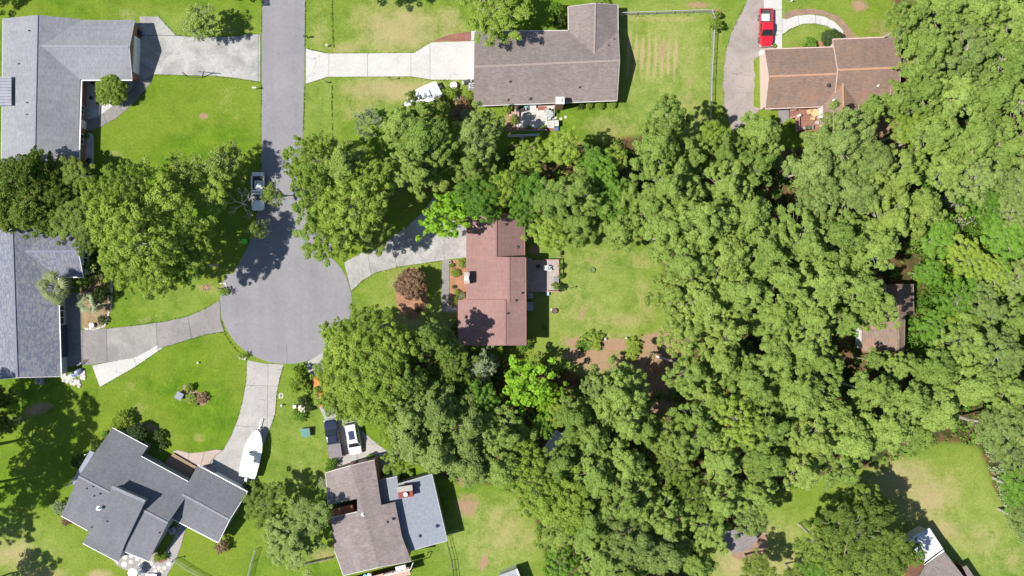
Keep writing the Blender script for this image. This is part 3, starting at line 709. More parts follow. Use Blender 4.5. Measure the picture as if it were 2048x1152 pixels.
# 4 red roofed house, centre
SH4 = shingles('dusty red shingles', (0.275, 0.160, 0.145), (0.245, 0.142, 0.130), 90, 0.25, stain=(0.20, 0.115, 0.105))
h4 = house('dusty red-roofed house with stepped roof in the centre of the photo', 990, 560)
CAP4 = simple('red ridge cap', (.25, .138, .132), .95); TR4 = simple('red brown trim', (.28, .14, .12), .7)
s = gable(h4, (934,434,4.0), (934,519,4.0), (991.6,427,5.45), (991.6,519,5.45), (1048,430,3.5), (1048.4,519,3.5), SH4, SIDING_B, TR4, capmat=CAP4, rakes=(1, 0))
window(h4, s['0'], .5, 1.6); door(h4, s['A'], .5, 4.6, 2.2, garage=True)
s = gable(h4, (934,514,4.03), (934,606,4.03), (1017.5,515,6.2), (1017.5,606,6.2), (1050.5,515,5.5), (1050.8,606,5.5), SH4, SIDING_B, TR4, capmat=CAP4, rakes=(1, 0))
window(h4, s['B'], .3, 1.7, 1.8, 1.9, mull=2); window(h4, s['A'], .6, 1.6, 1.5); window(h4, s['B'], .5, 4.4, 1.2)
s = gable(h4, (917.5,600.6,3.9), (917.5,690,3.9), (1009.7,600.6,6.32), (1009.7,690,6.32), (1051,600.6,5.52), (1051,690,5.52), SH4, SIDING_B, TR4, capmat=CAP4, rakes=(1, 1))
window(h4, s['A'], .35, 1.6, 1.4); window(h4, s['A'], .7, 1.6, 1.4); window(h4, s['B'], .5, 1.6); window(h4, s['B'], .75, 4.2)
vent(h4, 1044, 586, .09); vent(h4, 1031.5, 600.8, .09); vent(h4, 1015, 627, .09); vent(h4, 1036, 494, .12, .3)
c = P(933.5, 556, 6.0); mb = MB(); mb.box((c.x, c.y, 3.0), (.75, 1.55, 6.0)); co = mb.build('chimney', simple('grey chimney', (.36, .31, .28), .9), h4)
mb = MB(); mb.box((c.x, c.y, 6.12), (.5, .55, .24)); mb.build('flue', simple('sheet metal cap', (.62, .68, .72), .5), co)

# 5 blue-grey house, left middle
SH5 = shingles('mottled blue shingles', (0.205, 0.208, 0.24), (0.165, 0.168, 0.197), 90, 0.5, blotch=(0.10, 0.105, 0.16))
h5 = house('house with mottled slate-blue shingles and sage siding behind the fan palm, left edge', 60, 600)
CAP5 = simple('blue ridge cap', (.17, .175, .225), .95)
s = gable(h5, (-28,461,2.7), (-16,760,2.7), (23.6,457,4.85), (34,755,4.85), (113,462,2.7), (121.6,752.7,2.7), SH5, SIDING_G, WHITE, capmat=CAP5)
window(h5, s['B'], .60, 1.5, 2.0, 1.3, DARK, 1); door(h5, s['B'], .77, 4.4, 2.1, simple('dark blue door', (.04, .05, .09), .5), garage=True)
s = gable(h5, (60,455,2.7), (161,455,2.7), (50,503,4.3), (156,502,4.3), (60,554,2.7), (166,554,2.7), SH5, SIDING_G, WHITE, capmat=CAP5)
window(h5, s['1'], .70, 1.45, 1.1, 1.25, DARK); window(h5, s['1'], .22, 1.45, 1.1, 1.25, DARK)
vent(h5, 68.5, 473.5, .1, .2)

# 6 slate house, bottom left
SH6 = shingles('slate grey shingles', (0.148, 0.150, 0.168), (0.125, 0.127, 0.143), 27, 0.3)
h6 = house('rambling charcoal-slate house set at an angle with white gutters, bottom left', 290, 1000)
CAP6 = simple('slate ridge cap', (.20, .205, .23), .95); WALL6 = simple('grey siding', (.30, .31, .33), .7, .06)
R0, R1 = (157,952.6,4.85), (335.7,1046,4.85)
NP = [(224.8,856,2.6), (403.5,951,2.6), R0]
pn = free_roof(h6, [(224.8,856),(295.4,893.5),(282.4,912.8),(376,963.5),(394,945),(399,955),(335.7,1046),(157,952.6)], NP, SH6, WALL6, .35)
SP = [(122.5,1031.8,2.6), (296.8,1122.6,2.6), R0]
ps = free_roof(h6, [(157,952.6),(335.7,1046),(296.8,1122.6),(250.7,1103.9),(175.2,1061),(122.5,1031.8)], SP, SH6, WALL6, .35)
edge_strip(h6, 'ridge_cap', P(*R0)+Vector((0, 0, .05)), P(*R1)+Vector((0, 0, .05)), .3, .07, CAP6)
for a, b in ((pn[0], pn[1]), (pn[2], pn[3]), (ps[4], ps[5]), (ps[2], ps[3])):
    edge_strip(h6, 'gutter', a, b, .13, .13, WHITE, .0)
UP = [(224,974,6.25), (290,1003,6.25), (165.7,1086.6,2.45)]
pu = free_roof(h6, [(224,974),(290,1003),(249.3,1089.5),(236.3,1124),(165.7,1086.6),(184,1053)], UP, SH6, WALL6, .18)
edge_strip(h6, 'ridge_cap', pu[0]+Vector((0, 0, .05)), pu[1]+Vector((0, 0, .05)), .42, .08, CAP6)
edge_strip(h6, 'gutter', pu[3], pu[4], .13, .13, WHITE, .0)
s = gable(h6, (394.8,931,2.5), (494.2,984.3,2.5), (364,988,3.75), (458.8,1039.6,3.75), (338,1034,2.5), (436.6,1085,2.5), SH6, WALL6, WHITE, capmat=CAP6)
door(h6, s['A'], .62, 4.8, 2.1, garage=True)
for x, y in [(173.5,977),(188.5,991.5),(319,1065),(184,1054)]: vent(h6, x, y, .07)
vent(h6, 197.5, 1016.5, .16, .5, WHITE)
mb = MB(); mb.prism(ppoly([(180,901),(189,905),(157,955),(148,970),(141,967)], 2.3), 2.2, 2.3); mb.build('porch_roof', simple('blue grey membrane', (.22, .24, .30), .8), h6)
for nm, (x, y) in (('post', (180, 903)), ('post', (143, 965))):
    c = P(x+4, y+1, 0); mb = MB(); mb.box((c.x, c.y, 1.1), (.12, .12, 2.2)); mb.build(nm, WHITE, h6)
deck_boards('deck', 'tan board deck in the notch between the angled slate house and its garage', [(348.7,906),(394.8,932),(377,961),(330,936),(327,931),(338,915)], .4, 14, TANWOOD, (2, 1))

# 7 brown and grey house, bottom centre
SH7 = shingles('weathered brown shingles', (0.225, 0.185, 0.178), (0.18, 0.147, 0.143), -13, 0.45, stain=(0.26, 0.215, 0.21))
GR7 = simple('blue grey membrane roof', (0.20, 0.222, 0.26), .9, .12, 2.5, 0, .3)
h7 = house('mauve-brown house with notched roof and blue-grey flat annex behind the parked cars, bottom centre', 750, 1030)
r0, r1 = (701,931,5.55), (757,1135,5.55)
W7 = simple('tan brick', (.42, .25, .19), .85, .15, 8)
pw = free_roof(h7, [(650.6,945.6),(701,931),(757,1135),(686.6,1151.3),(669,1102),(661.6,1035.7),(715,1023.4),(714,997.6),(656,1010)], [r0, r1, (653,960,4.7)], SH7, W7, .3)
pe = free_roof(h7, [(701,931),(749,919.8),(762.5,1010),(790,1003.8),(804,1073.4),(822.7,1122.6),(757,1135)], [r0, r1, (790,1003.8,4.9)], SH7, W7, .3)
for a, b in ((pw[0], pw[1]), (pe[1], pe[0]), (pe[5], pe[6]), (pw[3], pw[2]), (pw[5], pw[6]), (pw[0], pw[8]), (pw[4], pw[3])):
    edge_strip(h7, 'rake_board', a, b, .08, .2, TRIM, -.012)
pa = free_roof(h7, [(757,961),(794,952.5),(796,968),(863.7,948.4),(894.4,1081.6),(820,1102),(804,1074),(790,1004),(762,1010)], [(757,961,3.6), (863.7,948.4,3.55), (894.4,1081.6,3.6)], GR7, simple('grey siding', (.30, .31, .33), .7, .06), .2)
for a, b in ((pa[0], pa[1]), (pa[2], pa[3]), (pa[3], pa[4]), (pa[4], pa[5])): edge_strip(h7, 'fascia', a, b, .07, .2, TRIM, -.01)
edge_strip(h7, 'roof_seam', P(833,1051,3.63), P(882,1040.6,3.63), .12, .05, simple('seam', (.2, .22, .26), .9))
vent(h7, 725.5, 1029, .12, .3, WHITE); vent(h7, 775, 1044, .1, .3); vent(h7, 840, 1072, .12, .4)
c = P(811, 983, 4.6); mb = MB(); mb.box((c.x, c.y, 2.5), (2.0, 1.5, 5.0), R_(8)); co = mb.build('chimney', simple('dark red brick', (.22, .05, .04), .85, .2, 8), h7)
mb = MB(); mb.box((c.x-.05, c.y+.5, 5.06), (2.15, .75, .14), R_(8)); mb.build('chimney_cap', simple('grey cap', (.30, .29, .26), .9), co)
mb = MB(); mb.lathe((c.x+.1, c.y-.25, 4.9), [(.22, 0), (.22, .4), (.3, .42), (.3, .5), (.1, .58)], 12); mb.build('flue', WHITE, co)
deck_boards('deck', 'orange stained deck set into the notch of the mauve-brown roof', [(657,1012),(714,998),(716,1023),(663,1035)], 3.2, 14, ORANGEWOOD, (4, -1))
dk = deck_boards('deck', 'narrow back deck with white railing along the bottom of the mauve-brown house', [(700,1153),(822,1122),(826,1137),(740,1160),(700,1170)], 2.8, 9, simple('pinkish deck', (.5, .33, .27), .8, .15), (4, -1))
def rail(root, pts, z, mat, r=.05, hgt=1.0, st=1.2, balusters=True):
    for (a, b) in zip(pts, pts[1:]):
        a = P(a[0], a[1], z+hgt); b = P(b[0], b[1], z+hgt)
        mb = MB(); mb.tube(a, b, r, n=6); mb.tube(a-Vector((0, 0, hgt*.85)), b-Vector((0, 0, hgt*.85)), r*.7, n=6); mb.build('handrail', mat, root)
        L = (b-a).length; k = max(1, int(L/st))
        for i in range(k+1):
            q = a+(b-a)*i/k; mb = MB(); mb.box((q.x, q.y, z+hgt/2), (.1, .1, hgt+.05)); mb.build('post', mat, root)
rail(dk, [(766,1152),(821,1139),(826,1126)], 2.8, WHITE)

# 8 cottage in the woods, right
h8 = house('brown cottage roof half swallowed by green vines in the right-hand woods', 1770, 640, 'cottage', 'cottage')
SH8 = shingles('pine needle covered shingles', (0.235, 0.170, 0.135), (0.18, 0.125, 0.10), 90, 0.5, stain=(0.32, 0.16, 0.09))
gable(h8, (1727,628,3.0), (1725,702,3.0), (1796,628,4.7), (1797,702,4.7), (1809,628,4.1), (1808,702,4.1), SH8, SIDING_W, simple('brown fascia', (.2, .14, .11), .8), oh=.1)
gable(h8, (1775,569,3.3), (1775,629,3.3), (1795,568,4.75), (1796,629,4.75), (1826,568,3.2), (1827,629,3.2), SH8, SIDING_W, simple('brown fascia', (.2, .14, .11), .8), oh=.2)
# 9 house bottom right
h9 = house('house with white metal roof section and brown shingles at the bottom right edge', 1870, 1120)
MW = ribmat('white metal roof', (0.55, 0.57, 0.60))
p9 = free_roof(h9, [(1859,1056),(1887,1098),(1847,1127),(1812,1080)], [(1859,1056,3.0), (1886,1098,3.1), (1812,1080,2.6)], MW, SIDING_W, .3)
for i in range(1, 9):
    t = i/9; edge_strip(h9, 'roof_rib', p9[0]+(p9[1]-p9[0])*t+Vector((0, 0, .03)), p9[3]+(p9[2]-p9[3])*t+Vector((0, 0, .03)), .05, .04, MW)
SH9 = shingles('dull brown shingles', (0.24, 0.20, 0.185), (0.19, 0.155, 0.145), 40, .45)
free_roof(h9, [(1888,1102),(1905,1124),(1935,1163),(1960,1200),(1880,1260),(1820,1215),(1834,1160),(1849,1133)], [(1888,1102,3.6), (1960,1200,3.6), (1834,1160,4.3)], SH9, BRICK, .3)
free_roof(h9, [(1925,1134),(1933,1131),(1960,1170),(1950,1180)], [(1925,1134,2.5), (1933,1131,2.5), (1960,1170,2.4)], SH9, BRICK, .15)
edge_strip(h9, 'flashing', P(1888,1101,3.68), P(1849,1131,3.68), .18, .08, WHITE)
# 10 shed in the woods, centre bottom
h10 = house('small pale grey-blue shed roof glimpsed between trees right of the lime-green tree', 1105, 892, 'shed', 'shed')
gable(h10, (1084,906,2.3), (1112,862,2.3), (1097,914,3.0), (1125,868,3.0), (1108,922,2.3), (1136,876,2.3), simple('galvanised roof', (.5, .54, .6), .4, .15, 2, .3), SIDING_W, WHITE, oh=.12, ohg=.1)
h11 = house('small mauve-grey outbuilding roof at the edge of the bottom right clearing', 1488, 1075, 'shed', 'shed')
free_roof(h11, [(1440,1060),(1505,1060),(1516,1078),(1497,1100),(1467,1108),(1448,1085)], [(1440,1060,3.4), (1505,1060,3.2), (1467,1108,3.0)], shingles('mauve shingles', (.24, .21, .215), (.19, .165, .17), -30, .4), BRICK, .2)
h12 = house('grey metal shed roof with white edge cut by the bottom edge', 1015, 1160, 'shed', 'shed')
free_roof(h12, [(997,1151),(1033,1138),(1045,1170),(1010,1182)], [(997,1151,2.4), (1033,1138,2.5), (1010,1182,2.4)], ribmat('grey ribbed metal', (.28, .29, .31)), SIDING_W, .1)
edge_strip(h12, 'fascia', P(1033,1138,2.52), P(1045,1170,2.52), .2, .15, WHITE)

# ------------------------------------------------------------------ decks, patios and their furniture
d5 = deck_boards('deck', 'weathered grey deck behind the red-roofed house, half in the shade of its wall', [(1053,521),(1117,519),(1117,584),(1053,584)], .5, 22, GREYWOOD, (0, 1))
for a, b in (((1092,519.5),(1118,519.5)), ((1092,583),(1118,583))):
    edge_strip(d5, 'rail_board', P(*a, 1.3), P(*b, 1.3), .14, .12, simple('red brown rail', (.35, .2, .16), .8))
for x, y in ((1093,519.5),(1117,519.5),(1117,540),(1117,552),(1117,570),(1093,583),(1117,583)):
    c = P(x, y); mb = MB(); mb.box((c.x, c.y, .65), (.11, .11, 1.3)); mb.build('post', simple('red brown rail', (.35, .2, .16), .8), d5)
edge_strip(d5, 'rail_board', P(1117.5,520,1.3), P(1117.5,552,1.3), .12, .08, simple('red brown rail', (.35, .2, .16), .8))
mb = MB(); c = P(1111.5, 559, .52); mb.box((c.x, c.y, .53), (.6, .85, .03))
tag(mb.build('door_mat', simple('grey mat', (.2, .2, .24), .95)), 'grey mat on the sunny end of the weathered deck', 'mat')
def chair(px, py, z, rz, mat, label, group, arms=True):
    t = thing('chair', label, 'chair', P(px, py, z), rz, group)
    mb = MB(); mb.box((0, 0, .42), (.5, .5, .05)); mb.build('seat', mat, t, world=False)
    mb = MB()
    for i in range(5): mb.box((-.2+.1*i, -.25, .68), (.06, .04, .5))
    mb.box((0, -.25, .94), (.5, .05, .06)); mb.build('backrest', mat, t, world=False)
    for sx in (-1, 1):
        for sy in (-1, 1):
            mb = MB(); mb.box((sx*.22, sy*.22, .21), (.05, .05, .42)); mb.build('leg', mat, t, world=False)
        if arms: mb = MB(); mb.box((sx*.27, 0, .64), (.07, .5, .03)); mb.box((sx*.27, .22, .53), (.04, .04, .2)); mb.build('armrest', mat, t, world=False)
    return t
def round_table(px, py, z, r, mat, label, hole=False):
    t = thing('table', label, 'table', P(px, py, z))
    mb = MB(); mb.lathe((0, 0, .7), [(r*.95, 0), (r, .01), (r, .04), (r*.98, .05)], 24); tp = mb.build('tabletop', mat, t, world=False)
    for k in range(4):
        a = k*math.pi/2+.4; mb = MB(); mb.tube((r*.6*math.cos(a), r*.6*math.sin(a), 0), (r*.5*math.cos(a), r*.5*math.sin(a), .71), .03); mb.build('leg', mat, t, world=False)
    return t
PLW = simple('white plastic', (.7, .7, .7), .4, .05)
chair(1090, 536, .5, 1.4, PLW, 'white lattice patio chair in the shadow line on the weathered deck', 'chairs on the weathered deck')
chair(1099, 537, .5, -1.5, PLW, 'white lattice patio chair fully in the sun on the weathered deck', 'chairs on the weathered deck')
round_table(1094.5, 536, .5, .38, simple('frosted glass', (.45, .5, .5), .3), 'small glass table between the two white deck chairs')
chair(1076, 533, .5, .3, DARK, 'dark chair in full shade near the wall on the weathered deck', 'chairs on the weathered deck')
def box_thing(name, label, cat, px, py, size, mat, z=0.0, rz=0.0, lid=None, group=None, bev=.03):
    t = thing(name, label, cat, P(px, py, z), rz, group)
    mb = MB(); mb.box((0, 0, size[2]/2), size); mb.build('body', mat, t, world=False, bevel=bev)
    mb = MB(); mb.box((0, 0, size[2]+.02), (size[0]+.04, size[1]+.04, .06)); mb.build('lid', lid or mat, t, world=False, bevel=.015)
    return t
def ac_unit(px, py, label, rz=0.0, s_=.8, z=0.0):
    t = thing('air_conditioner', label, 'air conditioner', P(px, py, z), rz, 'outdoor air conditioning units')
    mb = MB(); mb.box((0, 0, .05), (s_+.3, s_+.3, .1)); mb.build('pad', CD, t, world=False)
    mb = MB(); mb.box((0, 0, .1+.36), (s_, s_, .72)); mb.build('casing', simple('grey casing', (.42, .43, .44), .5), t, world=False, bevel=.04)
    mb = MB(); mb.lathe((0, 0, .83), [(s_*.4, 0), (s_*.4, .02), (s_*.36, .03)], 16); gl = mb.build('fan_grille', DARK, t, world=False)
    mb = MB()
    for k in range(5): a = k*2*math.pi/5; mb.box((s_*.17*math.cos(a), s_*.17*math.sin(a), .875), (s_*.3, .09, .01), a)
    mb.build('fan_blade', GALV, gl, world=False)
ac_unit(1060, 591, 'grey air conditioner below the weathered deck beside the red-roofed house', s_=.7)
t = box_thing('storage_bench', 'blue-grey storage box against the back wall of the red-roofed house', 'storage box', 1059, 613, (1.0, 1.2, .7), simple('blue grey plastic', (.24, .28, .36), .5))
box_thing('wood_box', 'pale slatted crate at the top end of the weathered deck wall', 'crate', 1058, 519, (.8, .4, .5), GREYWOOD)
# fire pit, tyre planter, dog kennel etc
t = thing('fire_pit', 'small round metal fire pit on the lawn right of the red-roofed house', 'fire pit', P(1109, 622))
mb = MB(); mb.lathe((0, 0, 0), [(.25, 0), (.38, .3), (.4, .38), (.36, .38), (.28, .3)], 18); mb.build('bowl', simple('rusty iron', (.12, .08, .07), .8, .3), t, world=False)
mb = MB(); mb.lathe((-.42, .2, 0), [(.15, 0), (.2, .12), (.12, .2)], 9); mb.build('stone', STONE, t, world=False)
t = thing('tyre_planter', 'round green planter with a shrub in the middle of the back lawn', 'planter', P(1184.5, 540))
mb = MB(); mb.lathe((0, 0, 0), [(.3, 0), (.4, .06), (.42, .2), (.36, .28), (.22, .28), (.22, .12)], 20); mb.build('rim', simple('green rubber', (.12, .17, .05), .7), t, world=False)
def boulder(mb, c, r):
    n = 9; prof = []
    for k, (rr, zz) in enumerate(((.75, 0), (1, .3), (.85, .62), (.4, .85))):
        prof.append([(c[0]+r*rr*math.cos(2*math.pi*i/n)*random.uniform(.8, 1.15), c[1]+r*rr*math.sin(2*math.pi*i/n)*random.uniform(.8, 1.15), c[2]+r*zz*random.uniform(.85, 1.1)) for i in range(n)])
    mb.loft(prof)
def stones_along(name, label, pts, n, r, cat='stone border', mat=None, group=None, jit=.7):
    c0 = P(*pts[0]); t = thing(name, label, cat, c0, group=group)
    segs = [(Vector(pts[i]), Vector(pts[i+1])) for i in range(len(pts)-1)]; L = sum((b-a).length for a, b in segs)
    for k in range(n):
        d = L*(k+.5)/n
        for a, b in segs:
            if d <= (b-a).length: q = a+(b-a)*d/(b-a).length; break
            d -= (b-a).length
        c = P(q.x+random.uniform(-jit, jit), q.y+random.uniform(-jit, jit)); mb = MB(); boulder(mb, c, r*random.uniform(.7, 1.3)); mb.build('stone', mat or STONE, t)
    return t
stones_along('stone_border', 'row of pale stones edging the straw garden bed beside the slate-blue house', [(222,562),(224,590),(222,615),(216,634),(209,652),(190,658),(168,657)], 40, .16)
stones_along('stone_border', 'ragged pile of pale rocks at the bottom right corner of the slate-blue house', [(127,752),(138,762),(152,768),(164,760),(168,748),(158,744),(146,752),(140,757)], 60, .24, jit=6)
stones_along('stone_border', 'small ring of stones beside the palmetto at the bottom left of the turning circle', [(478,712),(482,718),(490,718),(494,713)], 10, .13)
stones_along('stone_border', 'few pale stones around the mailbox bed on the left rim of the turning circle', [(440,566),(450,566),(454,576),(452,590)], 11, .13)
stones_along('stone_ring', 'ring of whitish stones on the lawn right of the curved boat driveway', [(560,788),(565,787),(567,792),(563,796),(558,793),(560,788)], 9, .14)
stones_along('stump_ring', 'small rubble ring with a dark stump on the lawn above the left driveway', [(405,574),(410,569),(417,572),(418,578),(411,581),(405,577)], 10, .1, mat=BARK)

def pot(px, py, label, r=.22, mat=None, z=0.0):
    t = thing('plant_pot', label, 'plant pot', P(px, py, z), 0, 'plant pots')
    mb = MB(); mb.lathe((0, 0, 0), [(r*.7, 0), (r, .32), (r*1.12, .33), (r*1.12, .4), (r*.9, .4), (r*.85, .33)], 16); mb.build('rim', mat or TERRA, t, world=False)
    mb = MB(); mb.lathe((0, 0, .3), [(r*.84, 0), (r*.8, .04)], 12); mb.build('soil', simple('potting soil', (.06, .04, .03), 1), t, world=False)
pot(900, 524, 'small grey pot at the driveway corner of the red-roofed house bed', .2, STONE)
pot(899.5, 607, 'pale ringed pot at the end of the red-roofed house front path', .26, STONE)
pot(911, 247.5, 'terracotta pot left of the tree below the taupe house', .3)
pot(165.5, 243, 'pale pot on the path edge nearest the top left house, upper one', .2, STONE)
pot(165.5, 262, 'pale pot on the path edge nearest the top left house, lower one', .2, STONE)

# patio of the taupe house
PINKW = simple('pink brown wood', (.42, .25, .22), .8, .15)
round_table(1099, 230, .04, .55, simple('clear grey glass', (.33, .36, .35), .2), 'grey glass patio table at the right of the white patio')
chair(1093, 223, .04, 2.6, simple('grey wicker', (.4, .4, .38), .7), 'pale wicker chair above the glass table on the white patio', 'chairs on the white patio')
chair(1106, 224, .04, -2.2, simple('grey wicker', (.4, .4, .38), .7), 'wicker chair between glass table and right patio fence', 'chairs on the white patio')
chair(1097, 238, .04, .1, simple('grey wicker', (.4, .4, .38), .7), 'wicker chair below the glass table on the white patio', 'chairs on the white patio')
box_thing('bench', 'pink-brown wooden bench box at the left of the white patio', 'bench', 1033, 226, (.7, 1.6, .5), PINKW)
box_thing('planter_box', 'reddish wooden planter left of the patio bench', 'planter', 1024, 228, (.8, .8, .4), PINKW)
box_thing('doormat', 'red-brown rug at the back door above the white patio', 'rug', 1084.5, 216.5, (1.2, .5, .03), simple('red rug', (.24, .09, .06), .95), z=.05, bev=0)
def grill(px, py, label, rz=0.0, z=0.0):
    t = thing('grill', label, 'grill', P(px, py, z), rz, 'barbecue grills')
    mb = MB(); mb.box((0, 0, .4), (.9, .5, .75)); mb.build('cabinet', DARK, t, world=False, bevel=.03)
    mb = MB(); mb.loft([[(x, .25*math.cos(a), .78+.3*math.sin(a)) for a in [i*math.pi/7 for i in range(8)]] for x in (-.4, -.35, .35, .4)]); mb.build('hood', simple('grill lid', (.07, .07, .075), .3), t, world=False)
    for sx in (-1, 1): mb = MB(); mb.box((sx*.58, 0, .8), (.28, .45, .04)); mb.build('side_shelf', GALV, t, world=False)
grill(1043, 221, 'black covered grill at the upper left of the white patio', .2)
grill(934, 165.5, 'black grill between the round tank and the taupe house wall', .3)
grill(1613, 257, 'shiny silver barbecue at the bottom of the brown house deck', .1, .6)
box_thing('cooler', 'teal cooler under the eave above the white patio', 'cooler', 1052, 214.5, (.6, .4, .4), simple('teal plastic', (.15, .4, .42), .4))
box_thing('cooler', 'white cooler under the eave beside the teal cooler', 'cooler', 1066, 214, (.8, .45, .45), PLW)
def posts_fence(name, label, pts, z0, hgt, mat, st=1.8, rails=(0.95,), r=.035, wire=False, cat='fence', rr=.03, group=None, slats=0):
    t = thing(name, label, cat, P(*pts[0]), group=group)
    for (a, b) in zip(pts, pts[1:]):
        a = P(*a, 0); b = P(*b, 0); L = (b-a).length; k = max(1, round(L/st))
        for i in range(k+(1 if (tuple(b) == tuple(P(*pts[-1], 0))) else 0)):
            q = a+(b-a)*i/k; mb = MB(); mb.tube((q.x, q.y, -.1), (q.x, q.y, hgt+.05), r, n=6); mb.build('post', mat, t)
        for rl in rails:
            mb = MB(); mb.tube(a+Vector((0, 0, hgt*rl)), b+Vector((0, 0, hgt*rl)), rr, n=6); mb.build('rail', mat, t)
        if wire:
            mb = MB(); u = (b-a)/L; s_ = 0.16; nn_ = int(L/s_)
            for i in range(-int(hgt/s_), nn_):
                for sg in (1, -1):
                    x0 = i*s_; x1 = x0+hgt; z0_, z1_ = (.03, hgt) if sg == 1 else (hgt, .03)
                    cx0, cx1 = max(x0, 0), min(x1, L)
                    if cx1 <= cx0: continue
                    f0 = (cx0-x0)/hgt; f1 = (cx1-x0)/hgt
                    p = a+u*cx0+Vector((0, 0, z0_+(z1_-z0_)*f0)); q = a+u*cx1+Vector((0, 0, z0_+(z1_-z0_)*f1))
                    mb.tube(p, q, .006, n=3, caps=False)
            o = mb.build('wire_mesh', GALV, t); o['kind'] = 'stuff'
    return t
CLF = simple('fence galvanised', (.36, .35, .33), .6, .15)
posts_fence('chain_link_fence', 'silver chain-link fence enclosing the striped lawn right of the taupe house', [(1237,31),(1420,25),(1426,40),(1420,160),(1418,280)], 0, 1.4, CLF, 2.4, (1.0,), .045, True, rr=.05)
posts_fence('garden_fence', 'low metal fence lined along the right side of the white patio', [(1108,205),(1108,256)], 0, 1.1, CLF, 1.3, (1.0, .1), .03, False)
posts_fence('garden_fence', 'thin pale fence across the bottom of the white patio', [(1029,212),(1029,262),(1092,262)], 0, 1.0, CLF, 1.5, (1.0, .1), .03, False)
posts_fence('chain_link_fence', 'pale chain-link fence running right from the round-stone patio', [(351,1116),(378,1134),(415,1155)], 0, 1.2, CLF, 2.2, (1.0,), .03, True)
posts_fence('chain_link_fence', 'short chain-link fence below the round evergreen at the bottom left', [(514,1096),(506,1122),(497,1160)], 0, 1.2, CLF, 2.2, (1.0,), .03, True)
posts_fence('wire_fence', 'dark double-rail fence right of the blue-grey annex at the bottom', [(893,1072),(905,1120),(910,1160)], 0, 1.2, DARK, 1.7, (1.0, .5), .035, False)
posts_fence('wire_fence', 'dark fence joining the left wall of the mauve-brown house at the bottom', [(612,1125),(640,1118),(668,1112)], 0, 1.3, BARK, 1.2, (1.0, .5), .06, False, rr=.06)
posts_fence('low_fence', 'low pale rail fence beside the path at the far left below the slate-blue house', [(0,795),(3,850)], 0, 1.0, WHITE, 1.6, (1.0, .3), .03)
# ladder-like beam below the patio (boat dock trolley / tv mast lying down)
t = thing('antenna_mast', 'long silver aluminium lattice mast lying across stands below the white patio', 'mast', P(1047, 271))
for dy in (-1.3, 1.3):
    mb = MB(); mb.tube(P(1016, 272+dy, 1.0), P(1079, 269+dy, 1.0), .05, n=6); mb.build('rail', simple('aluminium', (.62, .64, .68), .35, .1, 4, .5), t)
mb = MB()
for i in range(20):
    x = 1017+i*3.2; mb.tube(P(x, 271-1.3-(x-1016)*.045+1.0, 1.0), P(x+1.6, 271+1.6-(x-1016)*.045, 1.0), .02, n=4)
mb.build('bracing', GALV, t)
for q in ((1045.5,286,1045.5,272),(1045,279,1039,272)):
    mb = MB(); mb.tube(P(q[0], q[1], .9), P(q[2], q[3], .95), .04, n=6); mb.build('stand', GALV, t)
for x in (1022, 1070): c = P(x, 271.2); mb = MB(); mb.tube((c.x, c.y, 0), (c.x, c.y, 1.0), .04); mb.build('stand', GALV, t)
box_thing('wheelie_bin', 'black bin with pale top outside the patio fence corner', 'bin', 1112.5, 249, (.55, .8, 1.0), DARK, lid=simple('pinkish lid', (.5, .45, .44), .6))
box_thing('tub', 'blue plastic tub below the black bin by the patio', 'tub', 1113, 258, (.5, .5, .35), simple('blue plastic', (.06, .16, .34), .4))
# deck of the brown house
d4 = deck_boards('deck', 'red-brown plank deck in the corner of the brown house', [(1577,219),(1640,214),(1640,262),(1592,266),(1588,236),(1577,236)], .6, 26, REDWOOD, (1, 0))
for a, b, w_ in (((1580,222),(1593,219),.18),((1581,235.5),(1593,233),.2),((1593,234),(1594,264),.32),((1598,234),(1599,262),.22)):
    edge_strip(d4, 'bench_rail', P(*a, 1.2), P(*b, 1.2), w_, .1, simple('bench wood', (.36, .19, .14), .75, .2))
for x, y in ((1580,222),(1593,219),(1593,236),(1594,250),(1594,264),(1599,262)): c = P(x, y); mb = MB(); mb.box((c.x, c.y, .6), (.1, .1, 1.2)); mb.build('post', REDWOOD, d4)
box_thing('cushion', 'rolled pale cushion on the bench end of the red-brown deck', 'cushion', 1597.5, 231.5, (.6, .3, .14), simple('pale cloth', (.55, .48, .45), .9), 1.22, .5, bev=.05)
round_table(1626.5, 227.5, .6, .55, OAKWOOD, 'round golden-wood table on the red-brown deck')
chair(1615.5, 225, .6, 1.8, OAKWOOD, 'golden-wood chair left of the round deck table', 'golden-wood chairs on the red-brown deck')
chair(1622.5, 238.5, .6, -.45+3.14-3.0, OAKWOOD, 'golden-wood chair below the round deck table', 'golden-wood chairs on the red-brown deck')
box_thing('shelf', 'white shelving unit along the right side of the red-brown deck', 'shelf', 1637, 227, (.35, 1.6, 1.2), PLW, .6)
box_thing('crate', 'pale square crate below the golden-wood chairs on the red-brown deck', 'crate', 1632.5, 246, (.5, .5, .4), GREYWOOD, .6)
ac_unit(1747, 216, 'round-fan air conditioner in the bare patch right of the brown house', .1)
ac_unit(944, 173.5, 'white-grey air conditioner against the left wall of the taupe house')
ac_unit(82, 761, 'air conditioner below the bottom wall of the slate-blue house')
ac_unit(347, 1060, 'round dark unit in the shaded corner between slate house and garage', .5, .75)
t = thing('water_tank', 'round white tank lid below the pale driveway near the taupe house', 'tank', P(908, 172.5))
mb = MB(); mb.lathe((0, 0, 0), [(.52, 0), (.55, .6), (.5, .78), (.25, .86), (.05, .88)], 12); mb.build('shell', PLW, t, world=False)
mb = MB(); mb.lathe((0, 0, .86), [(.12, 0), (.12, .06)], 10); mb.build('cap', GALV, t, world=False)
box_thing('stool', 'small square white box among the shrubs left of the taupe house', 'box', 913, 198, (.5, .5, .5), PLW, rz=.3)
